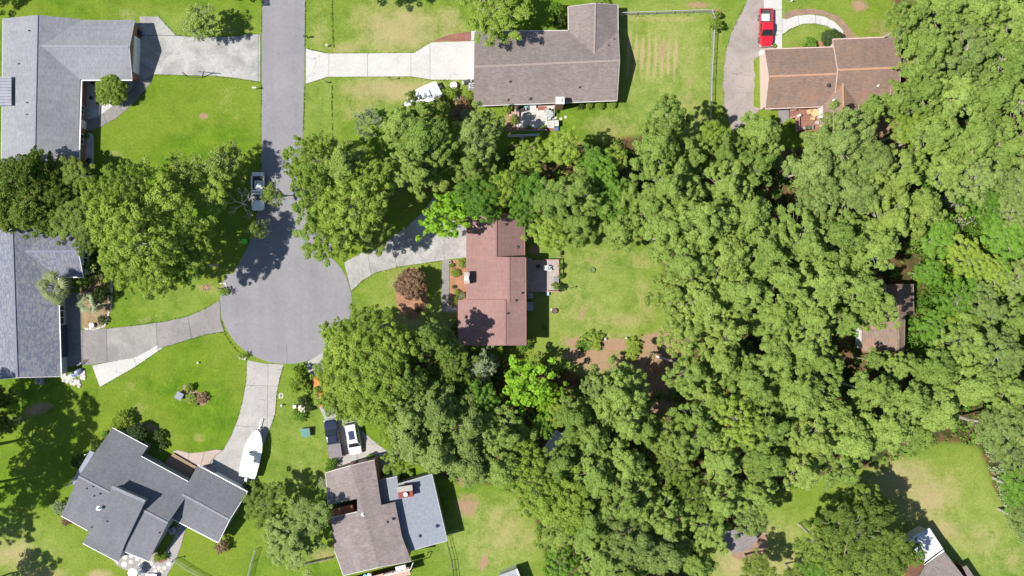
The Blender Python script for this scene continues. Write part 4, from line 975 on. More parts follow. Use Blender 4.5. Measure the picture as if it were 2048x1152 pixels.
box_thing('trash_can', 'black trash bin beside the garage door, top left driveway', 'bin', 281, 68.5, (.55, .75, 1.0), DARK)
# lime green bin bag by the street
t = thing('yard_cart', 'bright lime-green bin at the street edge under the trees', 'bin', P(491.5, 483.5), .2)
mb = MB(); mb.box((0, 0, .35), (.6, .6, .7), 0, 1.15); mb.build('body', simple('lime green plastic', (.13, .55, .05), .45), t, world=False, bevel=.04)
mb = MB(); mb.box((0, 0, .73), (.74, .74, .05)); mb.build('lid', simple('lime green plastic', (.13, .55, .05), .45), t, world=False, bevel=.03)
for sx in (-1, 1): mb = MB(); mb.tube((sx*.28, -.25, .1), (sx*.34, -.25, .1), .1, n=10); mb.build('wheel', RUBBER, t, world=False)
# motorbikes under a blue cover by slate-blue house
t = thing('covered_motorbike', 'motorbike under a crumpled blue and white cover beside the rock pile', 'motorbike', P(155, 745), .5)
mb = MB(); rings = []
for i, (x, wd, ht) in enumerate(((-.95, .12, .45), (-.75, .3, .75), (-.3, .42, .95), (.1, .48, 1.0), (.5, .4, .98), (.85, .28, .6), (1.0, .1, .4))):
    rings.append([(x, wd*math.cos(a)*random.uniform(.85, 1.15), .05+max(0, math.sin(a))*ht*random.uniform(.9, 1.1)) for a in [k*2*math.pi/10 for k in range(10)]])
mb.loft(rings); mb.build('cover', mulchmat('blue and white tarp', (.05, .12, .38), (.55, .58, .65), 1.6), t, world=False)
for x in (-.7, .75): mb = MB(); mb.tube((x, -.06, .3), (x, .06, .3), .3, n=14); mb.build('wheel', RUBBER, t, world=False)
def bicycle(name, label, px, py, rz, cat='bicycle', mat=None):
    t = thing(name, label, cat, P(px, py, .05), rz)
    for x in (-.52, .52):
        mb = MB()
        for k in range(14):
            a = 2*math.pi*k/14; b = 2*math.pi*(k+1)/14
            mb.tube((x+.33*math.cos(a), 0, .34+.33*math.sin(a)), (x+.33*math.cos(b), 0, .34+.33*math.sin(b)), .025, n=4)
        mb.build('wheel', RUBBER, t, world=False)
    mb = MB()
    for p, q in (((-.52, 0, .34), (-.1, 0, .3)), ((-.1, 0, .3), (-.2, 0, .8)), ((-.52, 0, .34), (-.2, 0, .75)), ((-.1, 0, .3), (.38, 0, .8)), ((-.2, 0, .75), (.36, 0, .85)), ((.52, 0, .34), (.36, 0, .95))): mb.tube(p, q, .025, n=6)
    mb.build('frame', mat or GALV, t, world=False)
    mb = MB(); mb.tube((.32, -.28, 1.0), (.32, .28, 1.0), .02); mb.build('handlebar', DARK, t, world=False)
    mb = MB(); mb.box((-.22, 0, .85), (.26, .14, .06)); mb.build('saddle', DARK, t, world=False)
bicycle('bicycle', 'bicycle parked where the left driveway meets the rock pile', 164, 727, .7)
# basketball hoop frame by the first drive
t = thing('basketball_hoop', 'dark basketball hoop lying down on the grass edge of the top left driveway', 'basketball hoop', P(395, 152))
mb = MB(); mb.tube(P(364,144,.1), P(375,154,.15), .06); mb.tube(P(375,154,.12), P(405,155,.12), .045); mb.build('base_frame', DARK, t)
mb = MB(); mb.tube(P(404,155,.1), P(408,143,1.6), .06); mb.build('pole', DARK, t)
mb = MB(); mb.tube(P(397,143,1.7), P(420,145,1.7), .05); mb.tube(P(402,143,1.7), P(406,148,1.3), .03); mb.build('backboard_frame', DARK, t)

def mailbox(px, py, label, mat=None, rz=0.0, name='mailbox'):
    t = thing(name, label, 'mailbox', P(px, py), rz, 'mailboxes along the street')
    mb = MB(); mb.box((0, 0, .5), (.1, .1, 1.0)); mb.box((.12, 0, .95), (.5, .08, .06)); mb.build('post', WHITE if mat is None else mat, t, world=False)
    mb = MB(); mb.loft([[(x, .1*math.cos(a), 1.02+(.12+.1*math.sin(a) if math.sin(a) > 0 else 0)) for a in [k*2*math.pi/10 for k in range(10)]] for x in (-.15, .42)]); mb.build('box', mat or WHITE, t, world=False)
    mb = MB(); mb.box((.2, .13, 1.2), (.04, .02, .16)); mb.build('flag', simple('red flag', (.5, .03, .03), .5), t, world=False)
mailbox(511, 178.5, 'white mailbox on the grass at the left kerb of the street')
mailbox(616, 76, 'dark mailbox at the right kerb above the pale driveway', DARK, math.pi)
def marker(px, py, label, mat=None, hgt=.7, capm=None):
    t = thing('marker_post', label, 'post', P(px, py), 0, 'white marker posts on the lawns')
    mb = MB(); mb.box((0, 0, hgt/2), (.13, .13, hgt)); mb.build('post', mat or WHITE, t, world=False)
    mb = MB(); mb.box((0, 0, hgt+.03), (.24, .24, .07), 0, .8); mb.build('cap', capm or WHITE, t, world=False)
marker(655, 93, 'small white post above the pale driveway near the ditch')
marker(655, 166, 'small white post with dark cap below the pale driveway', None, .7, DARK)
marker(1581, 4, 'small white post near the top edge right of the red pickup')
marker(397, 725, 'short white marker post alone on the lawn below the left driveway', None, .35)
marker(529, 809, 'white square-topped post on the lawn right of the boat driveway', None, .6) if False else marker(564.5, 810, 'white square-topped post on the lawn right of the boat driveway', None, .6)
def lamp_post(px, py, label, hgt=2.2, r=.035, head=True):
    t = thing('garden_lamp', label, 'garden lamp', P(px, py), 0, 'garden lamp posts')
    mb = MB(); mb.tube((0, 0, 0), (0, 0, hgt), r); mb.build('pole', DARK, t, world=False)
    mb = MB(); mb.lathe((0, 0, hgt), [(.06, 0), (.12, .08), (.12, .22), (.02, .3)], 8); mb.build('lamp_head', simple('dark lamp glass', (.1, .1, .1), .3), t, world=False)
lamp_post(446, 577, 'dark garden lamp post beside the left rim of the turning circle', 1.9, .05)
lamp_post(783, 160, 'thin dark post below the pale driveway by the dry grass', 1.6, .03)
lamp_post(354, 1116, 'thin dark post at the gate of the round-stone patio', 1.6)
lamp_post(1140, 576, 'lone dark post on the lawn right of the weathered deck', 1.4)
lamp_post(620, 801, 'thin post behind the square tan well cover', 2.4)
# ornament things on lawns
t = thing('well_cover', 'square tan platform ringed by shrubs right of the boat driveway', 'platform', P(605.5, 816))
mb = MB(); mb.box((0, 0, .35), (.8, .9, .7)); mb.build('base', STONE, t, world=False)
mb = MB(); mb.box((0, 0, .73), (.92, 1.05, .07)); mb.build('top', simple('tan board', (.52, .46, .40), .85), t, world=False)
box_thing('utility_box', 'small white utility box left of the square tan platform', 'utility box', 590.5, 812.5, (.4, .4, .5), PLW)
t = thing('dog_house', 'little hut with green ribbed metal roof on the lawn above the cars', 'hut', P(614, 862), .08)
mb = MB(); mb.box((0, 0, .4), (1.05, 1.05, .8)); mb.build('wall', simple('tan boards', (.5, .36, .26), .85), t, world=False)
mb = MB(); vs = [(-.62, -.72, .78), (.62, -.72, .78), (.62, .5, 1.05), (-.62, .5, 1.05)]; mb.add(vs+[(a, b, c+.05) for a, b, c in vs], [(0, 3, 2, 1), (4, 5, 6, 7), (0, 1, 5, 4), (1, 2, 6, 5), (2, 3, 7, 6), (3, 0, 4, 7)])
rf = mb.build('roof', simple('green metal', (.09, .24, .21), .45, .1), t, world=False)
for k in range(7): mb = MB(); x = -.54+.18*k; mb.tube((x, -.72, .845), (x, .5, 1.115), .022, n=4); mb.build('rib', simple('pale green metal', (.2, .36, .32), .45), rf, world=False)
t = thing('pet_house', 'tilted grey-roofed hut at the left end of the island flower bed', 'hut', P(362, 790.5), -.5)
mb = MB(); mb.box((0, 0, .35), (.75, .75, .7)); mb.build('wall', GREYWOOD, t, world=False)
mb = MB(); mb.box((0, 0, .76), (1.02, 1.05, .1)); mb.build('roof', simple('slate hut roof', (.22, .22, .27), .85), t, world=False)
sheet('flower_bed', [(366,770),(380,768),(388,778),(398,786),(414,788),(420,794),(416,806),(404,812),(390,810),(372,800),(362,790)], 0.02, STR, wobble=.06)
c = P(388.5, 798); t = thing('bird_bath', 'small pale-blue bird bath in the island flower bed', 'bird bath', c)
mb = MB(); mb.lathe((0, 0, 0), [(.16, 0), (.06, .08), (.06, .55), (.24, .62), (.24, .66), (.05, .63)], 14); mb.build('bowl', simple('pale blue glaze', (.4, .52, .55), .3), t, world=False)
t = thing('fountain', 'round white ornament dish on the stone-edged bed beside the left driveway', 'ornament', P(186, 650.5))
mb = MB(); mb.lathe((0, 0, 0), [(.3, 0), (.25, .3), (.34, .5), (.34, .56), (.05, .52)], 18); mb.build('dish', PLW, t, world=False)
mb = MB(); mb.lathe((0, 0, .5), [(.06, 0), (.05, .2)], 8); mb.build('spout', GALV, t, world=False)
# white umbrella + table + lounger on round stone patio
t = thing('patio_umbrella', 'open white parasol on the round-stone patio at the bottom edge', 'parasol', P(276.5, 1137.5, .04))
mb = MB(); mb.tube((0, 0, 0), (0, 0, 2.35), .03); mb.build('pole', GALV, t, world=False)
ring = [(.72*math.cos(k*math.pi/4), .72*math.sin(k*math.pi/4), 1.95-.03*(k % 2)) for k in range(8)]
for k in range(8):
    mb = MB(); a, b = ring[k], ring[(k+1) % 8]; mb.add([(0, 0, 2.3), a, b, (a[0], a[1], a[2]-.12), (b[0], b[1], b[2]-.12)], [(0, 1, 2), (1, 3, 4, 2)]); mb.build('canopy_panel', simple('white canvas', (.8, .8, .8), .8, .03), t, world=False)
chair(284, 1129, .04, 2.4, PLW, 'white chair above the parasol on the round-stone patio', 'chairs on the round-stone patio')
chair(286, 1142, .04, -.9, PLW, 'white chair below right of the parasol on the round-stone patio', 'chairs on the round-stone patio')
t = thing('sun_lounger', 'white sun lounger on the round-stone patio cut by the bottom edge', 'lounger', P(305, 1150, .04), .02)
mb = MB(); mb.box((-.25, 0, .35), (1.1, .6, .08)); mb.build('seat', PLW, t, world=False)
mb = MB(); mb.add([(.3, -.3, .35), (.3, .3, .35), (.85, .3, .65), (.85, -.3, .65), (.3, -.3, .4), (.3, .3, .4), (.85, .3, .7), (.85, -.3, .7)], [(0, 3, 2, 1), (4, 7, 6, 5), (0, 1, 5, 4), (1, 2, 6, 5), (2, 3, 7, 6), (3, 0, 4, 7)][::1]); mb.build('backrest', PLW, t, world=False)
for sx in (-.7, .3):
    for sy in (-.25, .25): mb = MB(); mb.box((sx, sy, .16), (.05, .05, .32)); mb.build('leg', PLW, t, world=False)
# objects on the back deck of the mauve house
t = thing('barrel', 'blue barrel on the back deck at the bottom edge', 'barrel', P(732, 1149, 2.8)); mb = MB(); mb.lathe((0, 0, 0), [(.28, 0), (.32, .4), (.28, .85), (.2, .86)], 14); mb.build('shell', simple('bright blue plastic', (.05, .35, .6), .4), t, world=False)
t = thing('barrel', 'white barrel beside the blue one on the back deck', 'barrel', P(740, 1147.5, 2.8)); mb = MB(); mb.lathe((0, 0, 0), [(.3, 0), (.34, .4), (.3, .85), (.2, .86)], 14); mb.build('shell', PLW, t, world=False)
box_thing('grill', 'grey barbecue with side tray at the right end of the back deck', 'grill', 803, 1132, (1.4, .6, .9), GALV, 2.8, .25)
# garden bench / planter things near H5 deck: white arbour
posts_fence('rose_arch', 'white lattice arch with a climbing plant above the weathered deck', [(1112,484),(1122,484)], 0, 2.0, PLW, .7, (1.0, .6, .3), .03, False, 'arch')
t = thing('hose_reel', 'black hose reel on a wooden frame above the weathered deck', 'hose reel', P(1122, 507))
mb = MB(); mb.tube((-.1, 0, .4), (.1, 0, .4), .3, n=16); mb.build('reel', RUBBER, t, world=False)
mb = MB(); mb.box((-.3, .3, .3), (.8, .08, .6)); mb.box((-.3, -.5, .3), (.6, .08, .6)); mb.build('frame', PINKW, t, world=False)
box_thing('tub', 'pale-blue tub at the bottom corner of the weathered deck', 'tub', 1095, 587, (.4, .5, .4), simple('pale blue plastic', (.35, .55, .62), .4))

# fallen logs and the fence beam in the straw
t = thing('fallen_log', 'fallen grey log in the brown pine straw between the woods and the back lawn', 'log', P(1340, 730))
mb = MB(); a = P(1312, 712, .25); b = P(1345, 722, .25); c = P(1362, 738, .2); mb.tube(a, b, .2, .17, 8); mb.tube(b, c, .17, .12, 8); mb.build('trunk', DEADWOOD, t)
mb = MB(); mb.tube(b, P(1352, 716, .5), .06, .03, 5); mb.build('branch', DEADWOOD, t)
posts_fence('split_rail_fence', 'dark rail fence crossing the brown pine straw right of the back lawn', [(1284,733),(1300,705),(1352,708)], 0, .9, BARK, 2.2, (1.0, .5), .07, False, rr=.06)
for x, y, lb in ((1211,678,'small white rabbit-like garden figurine in the soil bed under the back lawn'),(1253,676,'stone ornament beside the leafy bed at the right of the back lawn')):
    t = thing('garden_ornament', lb, 'ornament', P(x, y)); mb = MB(); mb.lathe((0, 0, 0), [(.16, 0), (.2, .15), (.14, .32), (.17, .42), (.1, .55), (.03, .6)], 12); mb.build('figure', PLW if x < 1230 else STONE, t, world=False)
# ------------------------------------------------------------------ vehicles (local: +y is the front)
def rring(y, w, z0, z1, r=.18, n=4):
    """rounded rectangle in the xz plane at y"""
    pts = []
    for cx, cz, a0 in ((w-r, z1-r, 0), (-(w-r), z1-r, 90), (-(w-.06), z0+.06, 180), (w-.06, z0+.06, 270)):
        rr = r if a0 < 180 else .06
        for k in range(n): a = R_(a0+90*k/(n-1)); pts.append((cx+rr*math.cos(a), y, cz+rr*math.sin(a)))
    return pts
def paint(name, col, rough=.28, met=0.0): return simple(name, col, rough, .03, 2, met, 0, .6)
def quadslab(mb, pts, off):
    a, b, c, d = [Vector(p) for p in pts]; n = (b-a).cross(d-a).normalized()*off
    vs = [a, b, c, d, a+n, b+n, c+n, d+n]; mb.add(vs, [(0, 3, 2, 1), (4, 5, 6, 7), (0, 1, 5, 4), (1, 2, 6, 5), (2, 3, 7, 6), (3, 0, 4, 7)])
CG_ = simple('car glass', (.02, .028, .032), .06, .05)
def wheels(t, xs, ys, r=.37, wd=.24):
    for x in xs:
        for y in ys:
            mb = MB(); mb.tube((x-wd/2, y, r), (x+wd/2, y, r), r, n=20); wv_ = mb.build('wheel', RUBBER, t, world=False)
            mb = MB(); sx = 1 if x > 0 else -1; mb.tube((x+sx*(wd/2-.02), y, r), (x+sx*(wd/2+.012), y, r), r*.62, n=14); mb.build('rim', simple('alloy', (.55, .56, .58), .3, .1, 4, .7), wv_, world=False)
def cabin(t, y0b, y0t, y1t, y1b, wb, wt, zb, zt, pm, sunroof=False):
    """greenhouse: y0 = rear, y1 = front; b = base, t = top"""
    mb = MB()
    def rr(w, ya, yb, z, r):
        pts = []
        for cx, cy, a0 in ((w-r, yb-r, 0), (-(w-r), yb-r, 90), (-(w-r), ya+r, 180), (w-r, ya+r, 270)):
            for k in range(4): a = R_(a0+30*k); pts.append((cx+r*math.cos(a), cy+r*math.sin(a), z))
        return pts
    mb.loft([rr(wb, y0b, y1b, zb, .12), rr(wt+.015, y0t-.02, y1t+.02, zt-.06, .14), rr(wt-.03, y0t+.03, y1t-.03, zt-.01, .16), rr(wt-.16, y0t+.16, y1t-.16, zt+.015, .2)])
    mb.build('roof', pm, t, smooth=False, world=False)
    e = .02
    mb = MB(); quadslab(mb, [(-wb+.1, y1b-.02, zb+.04), (wb-.1, y1b-.02, zb+.04), (wt-.1, y1t+.02, zt-.07), (-wt+.1, y1t+.02, zt-.07)], -.05); mb.build('windscreen', CG_, t, world=False)
    mb = MB(); quadslab(mb, [(wb-.12, y0b+.02, zb+.06), (-wb+.12, y0b+.02, zb+.06), (-wt+.1, y0t-.01, zt-.1), (wt-.1, y0t-.01, zt-.1)], -.05); mb.build('rear_window', CG_, t, world=False)
    L0b, L0t, L1t, L1b = y0b+.22, y0t+.12, y1t-.08, y1b-.38
    for sx in (-1, 1):
        for k in range(2):
            f0, f1 = (.0, .47) if k == 0 else (.53, 1.0)
            yb0 = L0b+(L1b-L0b)*f0; yb1 = L0b+(L1b-L0b)*f1; yt0 = L0t+(L1t-L0t)*f0; yt1 = L0t+(L1t-L0t)*f1
            mb = MB(); pts = [(sx*(wb-.015), yb0, zb+.06), (sx*(wb-.015), yb1, zb+.06), (sx*(wt+.03), yt1, zt-.12), (sx*(wt+.03), yt0, zt-.12)]
            quadslab(mb, pts if sx > 0 else pts[::-1], .02); mb.build('side_window', CG_, t, world=False)
    if sunroof:
        mb = MB(); mb.box((0, (y0t+y1t)/2+.15, zt+.022), (.85, 1.25, .02)); mb.build('sunroof', simple('dark blue glass', (.04, .05, .09), .1), t, world=False)
def lights(t, w, yf, yr, z=.75, tail=None):
    for sx in (-1, 1):
        mb = MB(); mb.box((sx*(w-.2), yf, z), (.3, .16, .16)); mb.build('headlight', simple('headlight lens', (.75, .76, .78), .15), t, world=False, bevel=.03)
        mb = MB(); mb.box((sx*(w-.08), yr, z+.12), (.12, .08, .3)); mb.build('tail_light', simple('tail light', (.35, .02, .02), .3), t, world=False)
        mb = MB(); mb.box((sx*(w+.12), yf-1.55, 1.12), (.2, .1, .15)); mb.build('mirror', DARK, t, world=False, bevel=.03)
def pickup(px, py, rz, pm, label, L=5.4, W=.93, cover=None, cargo=None, tailgate_down=False):
    t = thing('pickup_truck', label, 'pickup truck', P(px, py, .05), rz); h_ = L/2; yc = -h_+1.95
    mb = MB()
    mb.loft([rring(y, w_*W, z0, z1, r_) for y, w_, z0, z1, r_ in ((-h_+1.9, .97, .42, 1.08, .1), (-h_+2.6, 1, .38, 1.1, .12), (h_-1.75, 1, .38, 1.1, .13), (h_-1.1, 1, .4, 1.08, .16), (h_-.5, .97, .4, 1.03, .2), (h_-.16, .88, .42, .96, .22), (h_, .74, .45, .85, .18))])
    mb.build('body', pm, t, smooth=False, world=False, bevel=.02)
    mb = MB(); mb.box((0, -h_+1.0, .55), (2*W-.1, 1.95, .26)); mb.build('bed_floor', simple('bed liner', (.05, .05, .05), .8) if cover is None else DARK, t, world=False)
    for sx in (-1, 1): mb = MB(); mb.box((sx*(W-.09), -h_+.98, .85), (.17, 1.92, .5)); mb.build('bed_side', pm, t, world=False, bevel=.05)
    mb = MB()
    if tailgate_down: mb.box((0, -h_-.22, .74), (2*W-.12, .56, .07)); 
    else: mb.box((0, -h_+.03, .85), (2*W-.1, .08, .5))
    mb.build('tailgate', pm if not tailgate_down else PLW, t, world=False, bevel=.02)
    mb = MB(); mb.box((0, -h_-.06, .48), (2*W-.1, .14, .16)); mb.build('bumper', GALV, t, world=False, bevel=.03)
    mb = MB(); mb.box((0, h_-.02, .52), (2*W-.4, .14, .2)); mb.build('bumper', GALV, t, world=False, bevel=.03)
    cabin(t, -h_+1.95, -h_+2.15, h_-2.15, h_-1.4, W-.04, W-.2, 1.08, 1.75, pm)
    wheels(t, (-W+.08, W-.08), (-h_+1.15, h_-1.0)); lights(t, W, h_-.12, -h_+.02)
    if cover: mb = MB(); mb.box((0, -h_+.96, 1.13), (2*W-.06, 1.95, .06)); cv = mb.build('bed_cover', cover, t, world=False, bevel=.02)
    return t
RED = paint('bright red paint', (0.52, 0.012, 0.025)); WHT = paint('white car paint', (0.72, 0.73, 0.74)); BLK = paint('black car paint', (0.014, 0.018, 0.04), .15)
t = pickup(1529, 58.5, math.pi, RED, 'bright red pickup truck with white load in its bed on the top right driveway', 5.3, .95)
# the load is a thing of its own
c = P(1529, 35.5, .78); t = thing('cargo_sheet', 'white board lying in the bed of the bright red pickup', 'board', c)
mb = MB(); mb.box((0, 0, .12), (1.32, 1.0, .24)); mb.build('board', PLW, t, world=False, bevel=.04)
pickup(519, 387, math.pi, WHT, 'white pickup truck with its tailgate down parked under branches at the street edge', 4.9, .93, None, tailgate_down=True)
c = P(518, 371, .75); t = thing('cargo_sheet', 'crumpled pale tarpaulin in the bed of the white pickup', 'tarpaulin', c)
mb = MB(); rings = [[(x, y, .08+.12*random.random()) for x in (-.6, -.3, 0, .3, .6)] for y in (-.7, -.35, 0, .35, .7)]
vs = [p for r in rings for p in r]; mb.add(vs, [(i*5+j, i*5+j+1, i*5+j+6, i*5+j+5) for i in range(4) for j in range(4)]); mb.build('sheet', simple('pale tarp', (.5, .55, .55), .8, .3, 3), t, world=False)
pickup(668.5, 875, R_(10), BLK, 'black pickup truck with grey bed cover parked left of the white SUV', 5.4, .97, simple('grey vinyl cover', (.17, .155, .17), .8))
def suv(px, py, rz, pm, label, L=4.8, W=.94, name='suv', cat='suv', low=0.0, sunroof=True, cab=(.08, .35, 1.75, 1.15)):
    t = thing(name, label, cat, P(px, py, .05), rz); h_ = L/2
    mb = MB()
    mb.loft([rring(y, w_*W, z0, z1-low, r_) for y, w_, z0, z1, r_ in ((-h_, .74, .45, .9, .16), (-h_+.12, .9, .38, 1.02, .18), (-h_+.5, .98, .34, 1.08, .15), (0, 1, .32, 1.08, .13), (h_-1.5, 1, .32, 1.06, .14), (h_-.9, .99, .34, 1.0, .17), (h_-.4, .95, .36, .92, .2), (h_-.12, .84, .4, .84, .2), (h_, .66, .45, .72, .13))])
    mb.build('body', pm, t, world=False, bevel=.02)
    cabin(t, -h_+cab[0], -h_+cab[1], h_-cab[2], h_-cab[3], W-.05, W-.22, 1.05-low, 1.7-low*1.3, pm, sunroof)
    wheels(t, (-W+.1, W-.1), (-h_+.95, h_-.95), .35); lights(t, W, h_-.2, -h_+.06, .72-low*.5)
    if sunroof:
        for sx in (-1, 1): mb = MB(); mb.tube((sx*(W-.27), -h_+.6, 1.74), (sx*(W-.27), h_-2.0, 1.74), .02); mb.build('roof_rail', GALV, t, world=False)
    return t
suv(708.5, 874.5, math.pi+R_(10), WHT, 'white SUV with dark sunroof on the bottom centre driveway', 4.7)
suv(643, 781, R_(15), paint('orange paint', (0.62, 0.17, 0.02)), 'orange car mostly hidden by the overhanging tree beside the lawn', 4.3, .86, 'parked_car', 'car', .22, False, (.25, .75, 2.0, 1.35))

# boats
HULLW = paint('boat gelcoat', (.78, .78, .77), .3)
def boat(px, py, rz, label, L=6.6, W=1.22, z=.55, canopy=True, engine=DARK):
    t = thing('motor_boat', label, 'boat', P(px, py, z), rz); h_ = L/2
    prof = [(-h_, .86), (-h_+.6, .95), (-h_*.3, 1.0), (h_*.2, .98), (h_*.5, .82), (h_*.75, .56), (h_*.9, .3), (h_, .04)]
    mb = MB(); mb.loft([[(w*W, y, .85+.1*max(0, y/h_)), (w*W*.97, y, .55), (w*W*.6, y, .12+.25*max(0, y/h_)**2), (0, y, .0+.5*max(0, y/h_)**3), (-w*W*.6, y, .12+.25*max(0, y/h_)**2), (-w*W*.97, y, .55), (-w*W, y, .85+.1*max(0, y/h_))] for y, w in prof]); mb.build('hull', HULLW, t, world=False)
    # gunwale ring
    mb = MB(); L_ = [( w*W, y, .9+.1*max(0, y/h_)) for y, w in prof]; Rr = [(-x, y, z_) for x, y, z_ in L_][::-1]; ring = L_+Rr
    inner = [(x*.84, y*.93, z_) for x, y, z_ in ring]; n = len(ring)
    vs = ring+inner+[(x, y, z_-.1) for x, y, z_ in ring]+[(x, y, z_-.35) for x, y, z_ in inner]
    fs = []
    for i in range(n):
        j = (i+1) % n; fs += [(i, j, n+j, n+i), (2*n+i, 2*n+j, j, i), (n+i, n+j, 3*n+j, 3*n+i)]
    mb.add(vs, fs); mb.build('gunwale', HULLW, t, world=False)
    mb = MB(); mb.add([(x*.99, y, .62) for x, y, _ in inner], [tuple(range(n-1, -1, -1))]); mb.build('deck_floor', simple('boat deck', (.5, .5, .49), .6, .12), t, world=False)  # floor coloured darker than the hull to stand in for the interior shading
    mb = MB(); mb.box((0, -.1, 1.0), (.8, .9, .8), 0, .85); mb.build('console', HULLW, t, world=False, bevel=.08)
    mb = MB(); quadslab(mb, [(-.36, .42, 1.35), (.36, .42, 1.35), (.3, .2, 1.75), (-.3, .2, 1.75)], .02); mb.build('windshield', simple('smoked perspex', (.1, .12, .13), .1), t, world=False)
    mb = MB(); mb.box((0, -1.0, .95), (.95, .45, .6)); mb.build('seat', HULLW, t, world=False, bevel=.08)
    for sx in (-1, 1): mb = MB(); mb.box((sx*.48, h_*.42, .82), (.3, 1.3, .35), -sx*.16); mb.build('bow_seat', HULLW, t, world=False, bevel=.05)
    if canopy:
        mb = MB(); mb.loft([[(-.7*q, y, 2.15), (-.4*q, y, 2.24), (0, y, 2.27), (.4*q, y, 2.24), (.7*q, y, 2.15), (.7*q, y, 2.1), (-.7*q, y, 2.1)] for y, q in ((-1.5, .8), (-1.3, 1), (-.2, 1), (0, .8))]); mb.build('canopy', simple('white canvas', (.8, .8, .8), .8, .03), t, world=False)
        for sx in (-1, 1):
            for y in (-1.2, .1): mb = MB(); mb.tube((sx*.6, y, .7), (sx*.65, y, 2.14), .025); mb.build('canopy_pole', GALV, t, world=False)
    mb = MB(); mb.box((0, -h_-.25, .95), (.38, .55, .5)); mb.box((0, -h_-.2, .35), (.18, .3, .9)); mb.build('outboard_motor', engine, t, world=False, bevel=.08)
    for sx in (-1, 1):
        mb = MB(); mb.tube((sx*W*.55, h_*.7, 1.0), (sx*W*.55, h_*.7, 1.25), .015); mb.tube((sx*W*.55, h_*.7, 1.25), (0, h_*.97, 1.3), .018); mb.tube((sx*W*.9, h_*.3, 1.2), (sx*W*.55, h_*.7, 1.25), .018); mb.build('bow_rail', GALV, t, world=False)
    return t
def trailer(px, py, rz, label, L=7.2, W=1.0):
    t = thing('boat_trailer', label, 'trailer', P(px, py), rz); h_ = L/2
    mb = MB()
    for sx in (-1, 1): mb.tube((sx*W*.8, -h_+.8, .5), (sx*W*.8, h_*.35, .5), .05); mb.tube((sx*W*.8, h_*.35, .5), (0, h_*.8, .5), .05)
    mb.tube((0, h_*.6, .5), (0, h_+.3, .5), .06)
    for y in (-h_+1, 0, h_*.35): mb.tube((-W*.8, y, .5), (W*.8, y, .5), .04)
    mb.build('frame', GALV, t, world=False)
    for sx in (-1, 1):
        mb = MB(); mb.tube((sx*W*1.0-.1, -.9, .3), (sx*W*1.0+.1, -.9, .3), .3, n=16); mb.build('wheel', RUBBER, t, world=False)
        mb = MB(); mb.box((sx*W, -.9, .66), (.26, .8, .05)); mb.build('mudguard', GALV, t, world=False)
    mb = MB(); mb.tube((0, h_*.72, .5), (0, h_*.72, 1.25), .05); mb.box((0, h_*.72, 1.25), (.25, .2, .2)); mb.build('winch_post', DARK, t, world=False)
    mb = MB(); mb.tube((.12, h_+.1, 0), (.12, h_+.1, .8), .035); mb.lathe((.12, h_+.1, 0), [(.1, 0), (.1, .08)], 8); mb.build('jack', GALV, t, world=False)
boat(508, 905, -R_(13), 'long white motor boat with pointed bow on the curved driveway', 6.9, 1.3, canopy=True, engine=PLW)
trailer(510.5, 897, -R_(13), 'silver trailer carrying the long white motor boat', 8.2)
boat(838, 200, math.pi/2+R_(27)-math.pi+R_(0)+math.pi*0, 'white boat half buried in the pine left of the taupe house', 5.6, 1.2, canopy=False, engine=DARK) if False else None
a_ = math.atan2(-(222-188), (795-862))  # bow points lower left
boat(845, 196, math.atan2(-33, -66)-math.pi/2, 'white boat half hidden by foliage left of the taupe house', 5.4, 1.25, canopy=False, engine=DARK)
trailer(838, 199, math.atan2(-33, -66)-math.pi/2, 'pale trailer tongue poking out of foliage under the half-hidden white boat', 6.6)
t = thing('life_vest', 'yellow pad lying on the stern of the half-hidden white boat', 'life vest', P(876, 198, 1.6)); mb = MB(); mb.box((0, 0, 0), (.5, .5, .12)); mb.build('pad', simple('yellow foam', (.6, .36, .04), .7), t, world=False, bevel=.05)
# kayaks/white wall cabinet at brown house corner
box_thing('utility_cabinet', 'white cabinet at the left corner of the brown house by the gravel drive', 'cabinet', 1523, 108, (.7, .7, .8), PLW)

# ------------------------------------------------------------------ plants
rng = np.random.default_rng(11)
def card_mesh(name, cen, nor, size, tint, mat, aspect=1.0, extra=None):
    """cen (N,3), nor (N,3) unit, size (N,), tint (N,) -> one mesh of little leaf quads"""
    N = len(cen)
    r = rng.normal(size=(N, 3)); u = np.cross(nor, r); u /= np.linalg.norm(u, axis=1, keepdims=True)+1e-9
    v = np.cross(nor, u); su = (size*.5)[:, None]*u*aspect; sv = (size*.5)[:, None]*v
    bend = nor*(size*.12)[:, None]
    co = np.stack([cen-su*1.15, cen-sv+bend, cen+su*1.15, cen+sv+bend], 1).reshape(-1, 3)
    me = bpy.data.meshes.new(name)
    me.vertices.add(4*N); me.vertices.foreach_set('co', co.astype(np.float32).ravel())
    me.loops.add(4*N); me.loops.foreach_set('vertex_index', np.arange(4*N, dtype=np.int32))
    me.polygons.add(N); me.polygons.foreach_set('loop_start', np.arange(0, 4*N, 4, dtype=np.int32))
    try: me.polygons.foreach_set('loop_total', np.full(N, 4, dtype=np.int32))
    except Exception: pass
    me.update(calc_edges=True)
    a = me.attributes.new('tint', 'FLOAT', 'POINT'); a.data.foreach_set('value', np.repeat(tint, 4).astype(np.float32))
    me.materials.append(mat); me.update()
    return me
